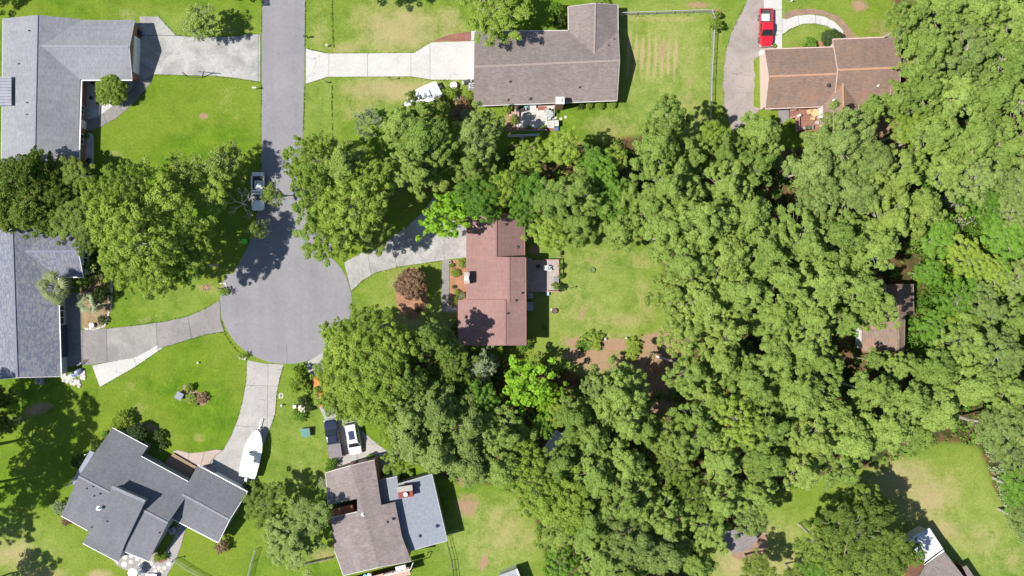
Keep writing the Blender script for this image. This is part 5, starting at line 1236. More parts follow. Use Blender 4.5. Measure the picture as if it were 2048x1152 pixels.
def clumps_to_cards(name, C, Rc, per_m2, leaf, mat, up=.35, flat=.75, rand=.55, shell=.55, aspect=1.0, tv=.5):
    cen, nor, sz, ti = [], [], [], []
    for c, r in zip(C, Rc):
        n = max(6, int(per_m2*2*math.pi*r*r))
        d = rng.normal(size=(n, 3)); d /= np.linalg.norm(d, axis=1, keepdims=True); d[:, 2] = np.abs(d[:, 2])*1.0-.28*rng.random(n)
        rad = r*(shell+(1-shell)*rng.random(n)**.6)*(1+.15*rng.normal(size=n))
        p = c+d*rad[:, None]*np.array([1, 1, flat])
        nn_ = d+np.array([0, 0, up])+rand*rng.normal(size=(n, 3)); nn_ /= np.linalg.norm(nn_, axis=1, keepdims=True)
        cen.append(p); nor.append(nn_); sz.append(leaf*(.7+.6*rng.random(n))); t0 = rng.random()
        ti.append(np.clip(t0*tv+(1-tv)*rng.random(n)+.0, 0, 1))
    return card_mesh(name, np.vstack(cen), np.vstack(nor), np.concatenate(sz), np.concatenate(ti), mat, aspect)
def limbs_mesh(name, base_z, trunk_r, top_z, targets, mat, every=1):
    mb = MB(); z = -0.3
    px_, py_ = 0, 0; segs = 5; prev = Vector((0, 0, -.3)); pts = [prev]
    for i in range(1, segs+1):
        q = Vector((random.uniform(-.15, .15)*i*.5, random.uniform(-.15, .15)*i*.5, -.3+(top_z+.3)*i/segs)); pts.append(q)
    for i in range(segs): mb.tube(pts[i], pts[i+1], trunk_r*(1-i/segs*.75), trunk_r*(1-(i+1)/segs*.75), 7, False)
    for k, tg in enumerate(targets):
        if k % every: continue
        tg = Vector(tg); dist = math.hypot(tg.x, tg.y)
        z0 = max(base_z, min(top_z*.97, tg.z-dist*.45)); f = (z0+.3)/(top_z+.3)*segs; i = min(segs-1, int(f)); st = pts[i]+(pts[i+1]-pts[i])*(f-i)
        mid = (st+tg)/2+Vector((random.uniform(-.3, .3), random.uniform(-.3, .3), random.uniform(0, .4)))
        r0 = trunk_r*.28; mb.tube(st, mid, r0, r0*.6, 5, False); mb.tube(mid, tg, r0*.6, r0*.18, 4, False)
    me = bpy.data.meshes.new(name); me.from_pydata(mb.v, [], mb.f); me.materials.append(mat); me.update(); return me

def tmpl_pine(Rr=5.0, Ht=15.0, mats=None, n_limb=12):
    C, Rc = [], []
    zc = Ht*.78; ph = rng.random()*6.28
    for i in range(n_limb):
        a = ph+i*2.399+rng.normal()*.2; L = Rr*(.62+.42*rng.random()); lev = rng.random()
        for f in np.arange(.2, 1.01, .115):
            rr = .34+.30*rng.random(); off = rng.normal(size=2)*Rr*.09
            x = math.cos(a)*L*f+off[0]; y = math.sin(a)*L*f+off[1]
            z = zc+Rr*.55*(1-f)*(.5+lev)-Rr*.18*f+rng.normal()*.35+(lev-.5)*Rr*.5
            C.append((x, y, z)); Rc.append(rr*1.15)
            if rng.random() < .75:
                b = a+(1.3 if rng.random() < .5 else -1.3); k = .5+.8*rng.random(); C.append((x+math.cos(b)*k, y+math.sin(b)*k, z-.25+rng.normal()*.3)); Rc.append(rr)
    for i in range(7): C.append((rng.normal()*Rr*.14, rng.normal()*Rr*.14, zc+Rr*(.45+.35*rng.random()))); Rc.append(.55+.3*rng.random())
    C = np.array(C); return C, np.array(Rc), Ht, Rr
def tmpl_oak(Rr=5.0, Ht=13.0, lob=.16, flat=.62, dens=1.0):
    C, Rc = [], []; zc = Ht-Rr*flat
    K = int(Rr*Rr*4.6*dens); p1, p2, p3 = rng.random(3)*6.28
    for i in range(K):
        f = math.sqrt((i+.5)/K); a = i*2.39996+rng.normal()*.15
        ol = 1+lob*math.sin(3*a+p1)+lob*.7*math.sin(5*a+p2)+lob*.5*math.sin(8*a+p3)
        rr = f*Rr*ol*(.97+.1*rng.normal()*.5)
        z = zc+Rr*flat*math.sqrt(max(0, 1-f*f*.92))+rng.normal()*Rr*.085
        C.append((math.cos(a)*rr, math.sin(a)*rr, z)); Rc.append(.38+.36*rng.random()**1.5)
    for i in range(K//5):
        a = rng.random()*6.28; f = .3+.6*rng.random(); C.append((math.cos(a)*Rr*f, math.sin(a)*Rr*f, zc-Rr*flat*.3*rng.random())); Rc.append(.7)
    return np.array(C), np.array(Rc), Ht, Rr
TEMPL = {}
def make_template(kind, i, C, Rc, Ht, Rr, leafm, per_m2, leaf, trunk_r, bark, every=2, **kw):
    cm = clumps_to_cards(kind+'_crown', C, Rc, per_m2, leaf, leafm, **kw)
    tm = limbs_mesh(kind+'_trunk', Ht*.3, trunk_r, Ht*.86, [tuple(c) for c in C], bark, every)
    TEMPL.setdefault(kind, []).append((cm, tm, Ht, Rr))
def rep(m, me): 
    me2 = me.copy(); me2.materials.clear(); me2.materials.append(m); return me2
L_PINE = leafmat('pine foliage', (0.155, 0.250, 0.042), (0.385, 0.510, 0.120), .42)
L_PINE2 = leafmat('olive pine foliage', (0.205, 0.285, 0.046), (0.430, 0.530, 0.130), .42)
L_BLUE = leafmat('grey green foliage', (0.160, 0.240, 0.058), (0.370, 0.470, 0.135), .42)
L_OAK = leafmat('oak foliage', (0.175, 0.275, 0.034), (0.380, 0.500, 0.080), .42)
L_DARK = leafmat('dark cedar foliage', (0.075, 0.125, 0.018), (0.225, 0.300, 0.045), .3)
L_DEEP = leafmat('deep green foliage', (0.075, 0.170, 0.016), (0.190, 0.350, 0.040), .3)
L_LIME = leafmat('lime maple foliage', (0.190, 0.360, 0.018), (0.330, 0.590, 0.045), .38)
L_YEL = leafmat('yellow green foliage', (0.190, 0.280, 0.030), (0.370, 0.480, 0.075), .38)
L_COP = leafmat('copper foliage', (0.150, 0.085, 0.050), (0.330, 0.210, 0.125), .12)
L_PALE = leafmat('pale sage foliage', (0.20, 0.26, 0.12), (0.36, 0.42, 0.24), .25)
L_PALM = leafmat('palm foliage', (0.12, 0.16, 0.06), (0.28, 0.29, 0.13), .2)
L_VINE = leafmat('vine foliage', (0.070, 0.175, 0.014), (0.190, 0.340, 0.040), .3)
L_HEDGE = leafmat('dark hedge foliage', (0.025, 0.055, 0.012), (0.080, 0.125, 0.026), .15)  # own leaf colour of the darkest shrubs and hedges
L_GRASS = leafmat('shaggy grass', (0.07, 0.125, 0.012), (0.16, 0.22, 0.03), .2)
for i in range(5):
    R0_ = [4.2, 4.8, 5.0, 5.4, 5.8][i]; C, Rc, Ht, Rr = tmpl_pine(R0_, 15, n_limb=[9, 11, 12, 13, 14][i])
    make_template('pine', i, C, Rc, Ht, Rr, L_PINE, 72, .17, .24, PALEWOOD, 2, up=.88, rand=.65, aspect=1.5, tv=.4)
for i in range(4):
    R0_ = [3.6, 4.6, 5.4, 6.4][i]; C, Rc, Ht, Rr = tmpl_oak(R0_, 13)
    make_template('oak', i, C, Rc, Ht, Rr, L_OAK, 62, .185, .3, PALEWOOD, 3, up=.9, rand=.55, tv=.4)
for i in range(2):
    C, Rc, Ht, Rr = tmpl_oak([3.4, 4.4][i], 9, .22, .6, .75); make_template('maple', i, C, Rc, Ht, Rr, L_LIME, 24, .32, .16, BARK, 3, up=.7, rand=.5)
for i in range(2):
    C, Rc, Ht, Rr = tmpl_pine([3.0, 3.8][i], 10, n_limb=[12, 14][i]); make_template('cedar', i, C, Rc*.85, Ht, Rr, L_DARK, 60, .17, .18, BARK, 3, up=.2, rand=.8, aspect=1.6)
for i in range(2):
    C, Rc, Ht, Rr = tmpl_pine([3.6, 4.2][i], 12, n_limb=[9, 10][i]); make_template('sparse', i, C, Rc*.8, Ht, Rr, L_PINE2, 34, .16, .16, PALEWOOD, 1, up=.2, rand=.9, aspect=1.6, shell=.3)
for i in range(3):
    C, Rc, Ht, Rr = tmpl_oak(1.0, 1.5, [.06, .14, .2][i], .75, 8); make_template('bush', i, C, Rc*.36, Ht, Rr, L_DEEP, 330, .085, .04, BARK, 5, up=.3, rand=.5)
C, Rc, Ht, Rr = tmpl_oak(2.2, 4.6, .03, .95, 9); make_template('ball', 0, C, Rc*.6, Ht, 2.45, L_DEEP, 110, .13, .1, BARK, 9, up=.2, rand=.4)
KINDS = {  # kind: (template, material, thing name, category, words)
 'P': ('pine', L_PINE, 'pine_tree', 'pine tree'), 'Q': ('pine', L_PINE2, 'pine_tree', 'pine tree'), 'G': ('pine', L_BLUE, 'pine_tree', 'pine tree'),
 'O': ('oak', L_OAK, 'oak_tree', 'tree'), 'B': ('oak', L_BLUE, 'broadleaf_tree', 'tree'), 'Y': ('oak', L_YEL, 'broadleaf_tree', 'tree'), 'D': ('oak', L_DEEP, 'broadleaf_tree', 'tree'),
 'M': ('maple', L_LIME, 'maple_tree', 'tree'), 'C': ('cedar', L_DARK, 'cedar_tree', 'tree'), 'S': ('sparse', L_PINE2, 'thin_tree', 'tree'), 'T': ('sparse', L_PALE, 'thin_tree', 'tree'),
 'K': ('oak', L_DARK, 'oak_tree', 'tree')}
ALT = {}
def mesh_with(me, mat):
    if me.materials[0] == mat: return me
    k = (me.name, mat.name)
    if k not in ALT: ALT[k] = rep(mat, me)
    return ALT[k]
def plant_tree(px, py, rpx, h_, kd, label, group=None):
    tn, lm, nm, cat = KINDS[kd]; T = TEMPL[tn]; zc = h_*.78
    rm = rpx/S*(1-zc/H)
    cand = sorted(T, key=lambda q: abs(q[3]-rm)); cm, tm, Ht, Rr = cand[0] if len(cand) == 1 or random.random() < .55 else cand[1]
    base = P(px, py, zc); s = rm/Rr
    t = thing(nm, label, cat, (base.x, base.y, 0), random.random()*6.28, group); q_ = random.uniform(.88, 1.14); t.scale = (s*q_, s/q_, h_/Ht)
    link('crown', mesh_with(cm, lm), t); link('trunk', tm, t)
    return t
ORD = ['first', 'second', 'third', 'fourth', 'fifth', 'sixth', 'seventh', 'eighth', 'ninth', 'tenth', 'eleventh', 'twelfth', 'thirteenth', 'fourteenth', 'fifteenth', 'sixteenth', 'seventeenth', 'eighteenth']
WORDS = {'P': 'mid-green pine', 'Q': 'olive-yellow pine', 'G': 'grey-green pine', 'O': 'leafy oak', 'B': 'grey-green tree', 'Y': 'yellow-green tree', 'D': 'deep green tree', 'M': 'lime-green tree', 'C': 'dark cedar', 'S': 'thin feathery tree', 'T': 'pale thin tree', 'K': 'dark oak'}
ROWS = [  # phrase, trees (x, y, r, h, kind)
 ('in thicket between two left-edge houses', [(30,352,40,9,'C'),(75,342,45,10,'C'),(62,425,42,9,'C'),(120,388,40,8,'C'),(12,425,36,8,'C'),(150,345,34,7,'K'),(155,440,44,8,'K'),(100,440,34,7,'C'),(178,480,30,7,'K')]),
 ('in the big clump left of the white pickup', [(205,388,36,12,'O'),(262,372,48,15,'O'),(238,442,54,16,'Y'),(312,405,64,13,'O'),(288,490,72,18,'O'),(362,470,64,14,'O'),(262,530,50,14,'Y'),(322,548,46,15,'O'),(384,528,42,13,'D'),(368,352,52,10,'S'),(418,392,44,8,'O')]),
 ('just above-left of the white pickup', [(432,335,46,9,'S'),(462,322,38,7,'S')]),
 ('in the round clump right of the street', [(628,318,50,13,'O'),(696,330,58,15,'Q'),(640,400,56,15,'O'),(704,418,74,16,'O'),(660,472,58,14,'O'),(742,368,46,14,'O'),(732,465,46,13,'Q'),(600,345,26,11,'O')]),
 ('between round clump and taupe house', [(798,250,42,11,'P'),(845,282,64,15,'P'),(832,345,52,14,'Q'),(884,318,38,12,'P'),(950,268,50,13,'G'),(944,335,42,11,'P'),(880,222,22,7,'S'),(850,222,30,9,'P'),(826,196,20,8,'S'),(820,232,28,9,'P')]),
 ('right of the lime-green driveway maple', [(955,395,42,12,'D'),(985,425,22,9,'D'),(1000,380,34,11,'O')]),
 ('in the belt below the white patio', [(1060,316,36,9,'O'),(1125,298,36,10,'Y'),(1046,385,42,10,'D'),(1052,425,34,10,'D'),(1110,415,54,13,'P'),(1155,385,50,14,'P'),(1160,455,44,12,'P'),(1095,468,38,11,'O'),(1205,350,36,10,'D'),(1236,462,42,12,'P'),(1215,405,42,10,'D'),(1185,330,34,9,'D'),(1230,320,26,8,'O'),(1255,395,40,11,'P')]),
 ('in woods just below the fenced lawn', [(1340,238,42,17,'P'),(1310,300,54,17,'P'),(1380,318,44,15,'P'),(1335,370,60,17,'P'),(1440,305,44,14,'P'),(1450,368,52,15,'P'),(1518,268,50,13,'P'),(1510,330,50,14,'P'),(1300,420,50,14,'P'),(1420,280,34,12,'O')]),
 ('in woods directly below the brown house', [(1680,288,66,15,'G'),(1622,335,56,15,'G'),(1742,325,50,15,'G'),(1700,385,64,15,'G'),(1628,400,46,14,'B'),(1792,352,54,16,'Q'),(1830,415,56,16,'Q'),(1775,435,58,16,'Q'),(1740,228,34,11,'P'),(1660,250,30,10,'S')]),
 ('in woods filling top right corner', [(1822,38,46,15,'P'),(1870,25,60,16,'P'),(1950,30,60,16,'P'),(2025,40,56,15,'P'),(1850,110,58,16,'P'),(1930,108,60,16,'G'),(2010,120,60,16,'P'),(1822,128,24,10,'Q'),(2060,70,50,15,'P')]),
 ('in woods right of the brown house', [(1790,205,34,11,'P'),(1846,186,48,15,'P'),(1902,190,60,16,'P'),(1980,200,60,16,'P'),(2045,205,50,15,'P'),(1862,268,54,15,'P'),(1938,280,60,16,'P'),(2018,292,56,16,'P'),(1812,262,36,11,'Y'),(1885,340,50,14,'P'),(1952,358,52,14,'G'),(2030,372,50,14,'B')]),
 ('in upper woods right of back lawn', [(1395,440,74,18,'P'),(1330,470,56,16,'P'),(1490,432,58,16,'P'),(1372,532,62,17,'P'),(1450,512,64,17,'Q'),(1530,500,60,17,'P'),(1602,482,60,17,'P'),(1672,472,60,16,'P'),(1740,492,58,16,'P'),(1565,562,62,17,'P'),(1642,560,66,17,'P'),(1712,572,56,16,'P'),(1755,612,44,15,'P')]),
 ('in lower woods right of back lawn', [(1345,588,46,15,'Q'),(1408,602,66,17,'Q'),(1485,592,60,17,'P'),(1372,662,50,15,'Q'),(1452,660,52,16,'Q'),(1545,632,50,15,'P'),(1622,642,52,16,'P'),(1600,690,54,15,'P'),(1545,718,50,15,'P'),(1640,725,46,14,'P'),(1690,640,40,14,'P')]),
 ('in band below the vine-covered cottage', [(1385,748,48,14,'P'),(1440,722,46,14,'P'),(1500,765,60,15,'P'),(1592,790,64,15,'P'),(1655,815,50,15,'P'),(1740,782,48,14,'P'),(1812,802,52,15,'P'),(1862,742,56,14,'P'),(1795,730,34,11,'P'),(1748,722,24,10,'P'),(1420,790,44,14,'Q')]),
 ('in wood above the bottom right lawn', [(1400,858,58,15,'P'),(1470,842,54,15,'Y'),(1532,852,58,15,'P'),(1622,872,56,15,'Q'),(1700,882,58,15,'P'),(1770,856,56,15,'P'),(1605,935,48,14,'Q'),(1682,938,44,13,'P'),(1532,925,54,14,'P'),(1445,925,50,14,'P'),(1835,875,40,12,'P'),(1350,880,44,14,'Q')]),
 ('around the small mauve-grey outbuilding', [(1442,998,48,13,'P'),(1510,985,44,13,'P'),(1425,1060,42,12,'P'),(1495,1035,34,11,'B'),(1392,1125,38,12,'P'),(1382,990,42,11,'K'),(1340,935,44,10,'K')]),
 ('at right edge below the vines', [(1880,820,56,14,'P'),(1942,772,58,14,'P'),(2000,702,58,14,'G'),(1932,692,54,13,'P'),(2022,782,56,14,'P'),(1985,852,48,13,'B'),(2040,850,40,12,'B'),(2025,905,42,9,'B'),(2035,975,44,8,'D'),(2045,1040,38,8,'B'),(1975,620,44,10,'G'),(2035,560,40,9,'G'),(2040,640,40,11,'P')]),
 ('in dark group beside white metal roof', [(1702,1058,70,13,'K'),(1642,1085,54,12,'K'),(1762,1098,54,12,'K'),(1705,1130,60,12,'K'),(1735,1010,44,10,'K'),(1640,1130,40,11,'D'),(1820,1100,26,8,'D')]),
 ('cut by the bottom edge near the right clearing', [(1512,1136,34,8,'K'),(1590,1148,24,6,'K')]),
 ('around the grey-blue shed in woods', [(1150,842,48,14,'P'),(1182,872,46,14,'P'),(1120,820,32,10,'O'),(1055,905,34,11,'O'),(1085,850,26,9,'D')]),
 ('in pine group under the soil bed', [(1242,790,56,16,'P'),(1195,768,32,12,'G'),(1292,862,46,14,'P'),(1255,842,48,15,'P'),(1215,815,38,14,'P')]),
 ('overhanging the orange car', [(668,738,36,13,'Y'),(664,790,34,12,'O'),(682,672,36,13,'O'),(698,820,20,9,'Y'),(702,702,52,14,'Y'),(742,658,50,14,'O'),(700,760,50,13,'Y'),(760,745,60,15,'O'),(790,695,50,14,'O'),(748,808,46,13,'O'),(838,690,34,12,'P'),(700,812,30,10,'Y'),(815,760,50,14,'P')]),
 ('in stand right of the white SUV', [(825,825,52,14,'G'),(830,878,56,14,'G'),(882,815,56,15,'G'),(882,902,56,15,'G'),(945,855,56,15,'G'),(942,930,54,14,'G'),(800,915,34,9,'O'),(790,860,30,9,'O')]),
 ('in stand just below the woodland shed', [(1008,868,52,14,'P'),(1002,938,52,14,'P'),(1062,955,52,14,'Y'),(1122,928,50,14,'P'),(1130,1000,56,14,'Y'),(1195,945,56,15,'P'),(1250,925,48,15,'P'),(1080,1000,44,12,'Y')]),
 ('in wood at bottom edge centre', [(1115,1062,54,13,'Q'),(1182,1040,56,14,'P'),(1252,1000,58,15,'P'),(1205,1108,56,13,'P'),(1272,1080,60,15,'G'),(1330,1108,54,14,'G'),(1325,1038,52,14,'P'),(1120,1128,40,9,'D'),(1260,1140,40,12,'P')]),
 ('in shade under the red-roofed house', [(902,722,40,9,'K'),(888,770,40,9,'K'),(935,790,38,9,'K'),(960,800,40,10,'D'),(866,676,36,17,'P'),(890,690,30,14,'P')]),
 ('between slate garage and mauve-brown house', [(532,1008,44,7,'K'),(585,1082,54,10,'G'),(622,1032,42,9,'B'),(560,1060,34,7,'Q'),(650,1000,18,4,'D')]),
 ('hanging in from beyond the left edge', [(2,795,24,8,'C'),(6,850,24,7,'C')]),
 ('rising from the right-hand vine thicket', [(1868,478,40,7,'D'),(1932,518,44,8,'Y'),(2002,478,46,9,'D'),(1962,402,42,9,'D'),(2022,432,40,9,'B'),(1852,545,28,7,'D'),(1912,600,42,8,'D'),(1868,655,42,7,'D'),(1925,650,36,8,'Y'),(1985,548,36,8,'O')]),
 ('standing alone inside the frame top left, half bare', [(392,45,40,7,'S')]),
]
# crowns beyond the frame whose shade falls into the picture
OFF = [(-200,945,92,22,'O'),(-272,864,70,22,'O'),(-272,1061,68,22,'O'),(-318,1165,46,22,'O'),(-136,1215,44,14,'O'),(-190,1030,50,22,'O'),(-128,-75,70,12,'O'),(345,-72,58,12,'O'),(634,-88,72,18,'O'),(560,-90,50,14,'O'),(2130,100,60,15,'P'),(2130,300,60,15,'P'),(2120,500,60,13,'P'),(2130,750,60,14,'P'),(2130,900,55,12,'P'),(1700,1230,60,12,'K'),(1300,1220,60,14,'P'),(1180,1215,60,13,'P')]
for phrase, trees in ROWS:
    byk = {}
    for t_ in trees: byk.setdefault(t_[4], []).append(t_)
    for kd, L_ in byk.items():
        L_.sort(key=lambda q: q[0])
        for i, t_ in enumerate(L_):
            if len(L_) == 1: lb = f'{WORDS[kd]} {phrase}'
            else: lb = f'{ORD[i]} {WORDS[kd]} from left {phrase}'
            plant_tree(*t_, lb, 'trees '+phrase if len(trees) > 1 else None)
for i, t_ in enumerate(OFF):
    sd_ = 'left' if t_[0] < 0 else 'right' if t_[0] > 2048 else 'top' if t_[1] < 0 else 'bottom'
    OC = globals().setdefault('OC', {}); OC[sd_] = OC.get(sd_, -1)+1
    plant_tree(*t_, f'{ORD[OC[sd_]]} {WORDS[t_[4]]} standing just outside the {sd_} edge of the picture', 'trees beyond the frame')
plant_tree(985,22,66,10,'O','round-crowned bright oak leaning over the upper eave of the taupe house').name
plant_tree(912,412,34,11,'M','lime-green maple touching the driveway side of the red-roofed house, right crown', 'lime-green driveway maple')
plant_tree(890,440,48,11,'M','lime-green maple spreading over the driveway left of the red-roofed house', 'lime-green driveway maple')
plant_tree(1055,768,56,10,'M','brightest lime-green round tree in the lower centre of the woods')
plant_tree(1095,800,34,9,'M','smaller lime-green crown at the lower right of the brightest tree')
plant_tree(1872,545,16,6,'M','tiny vivid yellow-lime tree top in the vine thicket')
plant_tree(965,728,34,8,'T','pale feathery grey tree just below the red-roofed house')
plant_tree(545,386,26,7,'S','thin leafy branch spread hanging over the right side of the white pickup')
plant_tree(512,458,24,6,'S','sparse half-bare tree above the lime-green bin')
# ball and other shrubs
def shrub(px, py, rpx, h_, lm, label, tn='bush', group=None, cat='shrub', idx=None, name='shrub', sy=1.0, z=0.0):
    T = TEMPL[tn]; cm, tm, Ht, Rr = T[idx if idx is not None else random.randrange(len(T))]
    b = P(px, py, h_*.6+z); s = rpx/S/Rr
    t = thing(name, label, cat, (b.x, b.y, z), 0 if sy != 1 else random.random()*6.28, group); t.scale = (s, s*sy, h_/Ht)
    link('foliage', mesh_with(cm, lm), t); link('stem', tm, t); return t
shrub(224,181,33,3.6,L_OAK,'large round clipped green shrub beside the top left garage','ball')
shrub(1662,76,24,1.9,L_HEDGE,'dark oval clipped hedge at the end of the curved path','ball',sy=.75)
shrub(823,567,33,4.2,L_COP,'round copper-brown tree standing in the orange mulch island','ball',name='copper_tree',cat='tree')
shrub(275,868,23,2.4,L_HEDGE,'dark round shrub against the top wall of the angled slate house','ball')
shrub(247,838,17,1.9,L_YEL,'bright yellow-green round shrub above the dark round shrub')
SHR = [(230,855,11,1.2,L_OAK,'green shrub left of the slate house upper corner'),(214,868,9,1,L_DEEP,'small shrub hugging the slate house left rake'),(262,848,9,.9,L_YEL,'little yellow shrub touching the dark round shrub'),
 (318,872,11,1.2,L_HEDGE,'dark shrub at the right end of the slate house bed'),(325,890,9,.9,L_HEDGE,'small dark shrub over the tan deck'),
 (158,923,14,1.8,L_HEDGE,'dark shrub along the left porch of the slate house'),(192,890,10,1.4,L_HEDGE,'dark shrub above the left porch of the slate house'),
 (120,1015,14,1.7,L_PALE,'variegated pale shrub at the left corner of the slate house'),(133,1042,9,1,L_COP,'dry brown shrub below the pale variegated shrub'),
 (498,968,11,1.3,L_HEDGE,'dark shrub with white blooms behind the boat motor'),(443,1092,14,1.6,L_COP,'spiky reddish shrub at the lower tip of the garage'),(317,1114,9,.8,L_YEL,'low yellow-green plants in the round-stone patio bed'),(328,1112,8,.8,L_DEEP,'leafy green plant in the round-stone patio bed'),
 (600,760,16,2.2,L_YEL,'chartreuse feathery shrub on the lawn tip beside the turning circle'),(590,772,12,1.8,L_YEL,'left lobe of chartreuse shrubs below the turning circle'),(612,776,12,1.6,L_YEL,'right lobe of chartreuse shrubs below the turning circle'),(598,738,9,2.2,L_YEL,'tall thin chartreuse shrub nearest the turning circle'),
 (605,802,11,1.2,L_HEDGE,'dark shrub above the square tan platform'),(618,815,9,1,L_HEDGE,'shrub right of the square tan platform'),(600,831,12,.9,L_DEEP,'shrub below the square tan platform'),(592,825,7,.8,L_OAK,'small shrub at the lower left of the square tan platform'),
 (664,925,11,1.4,L_DEEP,'green shrub at the left of the mauve-brown house garage'),(658,940,8,1.1,L_DEEP,'small shrub at the left corner of the mauve-brown roof'),(742,914,8,1.2,L_DEEP,'round shrub between white SUV and mauve-brown roof'),(646,965,10,1.1,L_PALE,'pale shrub along the left wall of the mauve-brown house'),
 (924,526,9,1.2,L_YEL,'yellow-green shrub at the driveway corner of the red-roofed house bed'),(932,530,7,1.1,L_PALE,'pale shrub against the red-roofed house by the driveway'),(911,546,9,.7,L_YEL,'low yellow grass clump left of the grey chimney'),(914,585,6,.7,L_YEL,'small lime plant below the grey chimney'),(925,592,7,1,L_PALE,'pale lime shrub at the inner corner of the red roof'),(911,601,8,1,L_OAK,'green shrub at the end of the front path'),(903,531,5,.6,L_OAK,'tiny plant beside the driveway pot'),(908,574,4,.5,L_HEDGE,'tiny dark plant in the front mulch bed'),
 (909,640,10,1.6,L_OAK,'leafy shrub at the lower left wall of the red-roofed house, upper'),(910,658,10,1.8,L_DEEP,'leafy shrub at the lower left wall of the red-roofed house, middle'),(912,676,9,1.6,L_DEEP,'leafy shrub at the lower left wall of the red-roofed house, lower'),
 (835,620,6,.8,L_HEDGE,'small plant at the right of the mulch island'),(1046,690,13,1.8,L_DEEP,'green shrub at the bottom right corner of the red-roofed house'),
 (1185,682,20,1.2,L_OAK,'broad green plants in the soil bed under the back lawn'),(1165,690,13,1.1,L_DEEP,'deep green plant left in the soil bed under the back lawn'),(1268,690,16,1,L_YEL,'yellow-green plants in the soil bed at the right of the back lawn'),(1262,712,12,.9,L_YEL,'lower yellow-green plant in the right soil bed'),
 (1112,572,8,1.1,L_OAK,'potted greenery at the lower corner of the weathered deck'),(1122,575,7,1.2,L_HEDGE,'dark shrub outside the lower corner of the weathered deck'),(1121,552,6,.9,L_DEEP,'shrub outside the middle of the weathered deck rail'),(1121,533,6,1.2,L_DEEP,'shrub outside the upper part of the weathered deck rail'),
 (1160,212,7,.9,L_HEDGE,'first dark foundation shrub right of the chimney'),(1179,212,7,.9,L_OAK,'second foundation shrub right of the chimney'),(1201,211,8,.9,L_OAK,'third foundation shrub right of the chimney'),(1225,209,8,.8,L_OAK,'last foundation shrub near the taupe house corner'),
 (1200,6,20,1.1,L_OAK,'long low hedge above the taupe house upper wing'),(1118,42,13,2.4,L_HEDGE,'dark shrub in the inner corner of the taupe house'),(1112,20,14,3,L_DEEP,'green shrub above the inner corner of the taupe house'),
 (1431,50,11,2.4,L_OAK,'vine-covered fence corner shrub'),(1433,30,8,1.6,L_OAK,'upper vine clump on the fence corner'),(1432,222,12,1.8,L_OAK,'leafy vine clump on the right fence line'),(1621,88,12,1.2,L_DEEP,'leafy green shrub on the upper wall of the brown house'),(1606,94,6,.7,L_OAK,'low shrub left of the leafy one at the brown house'),
 (1112,470,12,1.4,L_OAK,'shrub under the white lattice arch'),(900,188,14,1.6,L_YEL,'yellow shrubs right of the half-hidden boat'),(885,205,12,1.4,L_YEL,'yellow-green brush at the stern of the half-hidden boat'),(925,205,12,1.2,L_COP,'brownish brush left of the taupe house lower corner'),(938,192,9,1,L_YEL,'small straw-coloured shrub by the taupe house wall'),(912,228,12,1.2,L_COP,'reddish-brown shrub above the terracotta pot'),(930,230,11,1.3,L_PALE,'pale dry shrub below the taupe house corner'),(1028,240,9,1.2,L_OAK,'shrub left of the white patio'),(1014,215,12,1.4,L_OAK,'shrubs at the left end of the patio eave'),
 (1057,255,5,.6,L_DEEP,'plant on the lower edge of the white patio, left'),(1087,255,5,.6,L_OAK,'plant on the lower edge of the white patio, right'),(1111,222,5,.8,L_DEEP,'strip of green outside the patio fence'),
 (178,322,6,.8,L_HEDGE,'small dark shrub at the end of the lower gravel bed'),(174,272,5,.7,L_DEEP,'small shrub at the head of the lower gravel bed'),(185,165,4,.4,L_HEDGE,'tiny dark plant in the upper gravel bed'),(182,196,4,.4,L_HEDGE,'second tiny plant in the upper gravel bed'),(195,206,3,.3,L_HEDGE,'third tiny plant in the upper gravel bed'),
 (171,564,13,.7,L_YEL,'block of golden groundcover below the sage siding'),(172,585,12,.5,L_COP,'brown groundcover block in the straw bed'),(204,640,9,.9,L_HEDGE,'dark shrub in the lower right of the straw bed'),(204,590,16,2.8,L_HEDGE,'dark bush in the straw bed'),
 (378,776,9,1,L_OAK,'green plant at the top of the island flower bed'),(382,798,11,.9,L_YEL,'yellow-green plants in the middle of the island flower bed'),(404,796,11,.8,L_COP,'straw-toned plants at the right of the island flower bed'),(390,808,6,.5,L_YEL,'small lime plant at the bottom of the island flower bed'),
 (447,583,8,.8,L_OAK,'plants around the lamp post on the turning circle rim'),(1090,655,6,.4,L_OAK,'tuft of weeds by the back wall shade'),(1548,92,5,.5,L_OAK,'weed tuft at the left end of the brown house bed'),(1012,688,9,1.2,L_HEDGE,'dark shrub under the bottom eave of the red roof')]
for q in SHR: shrub(*q, group='shrubs and garden plants')
def hedge_row(): pass
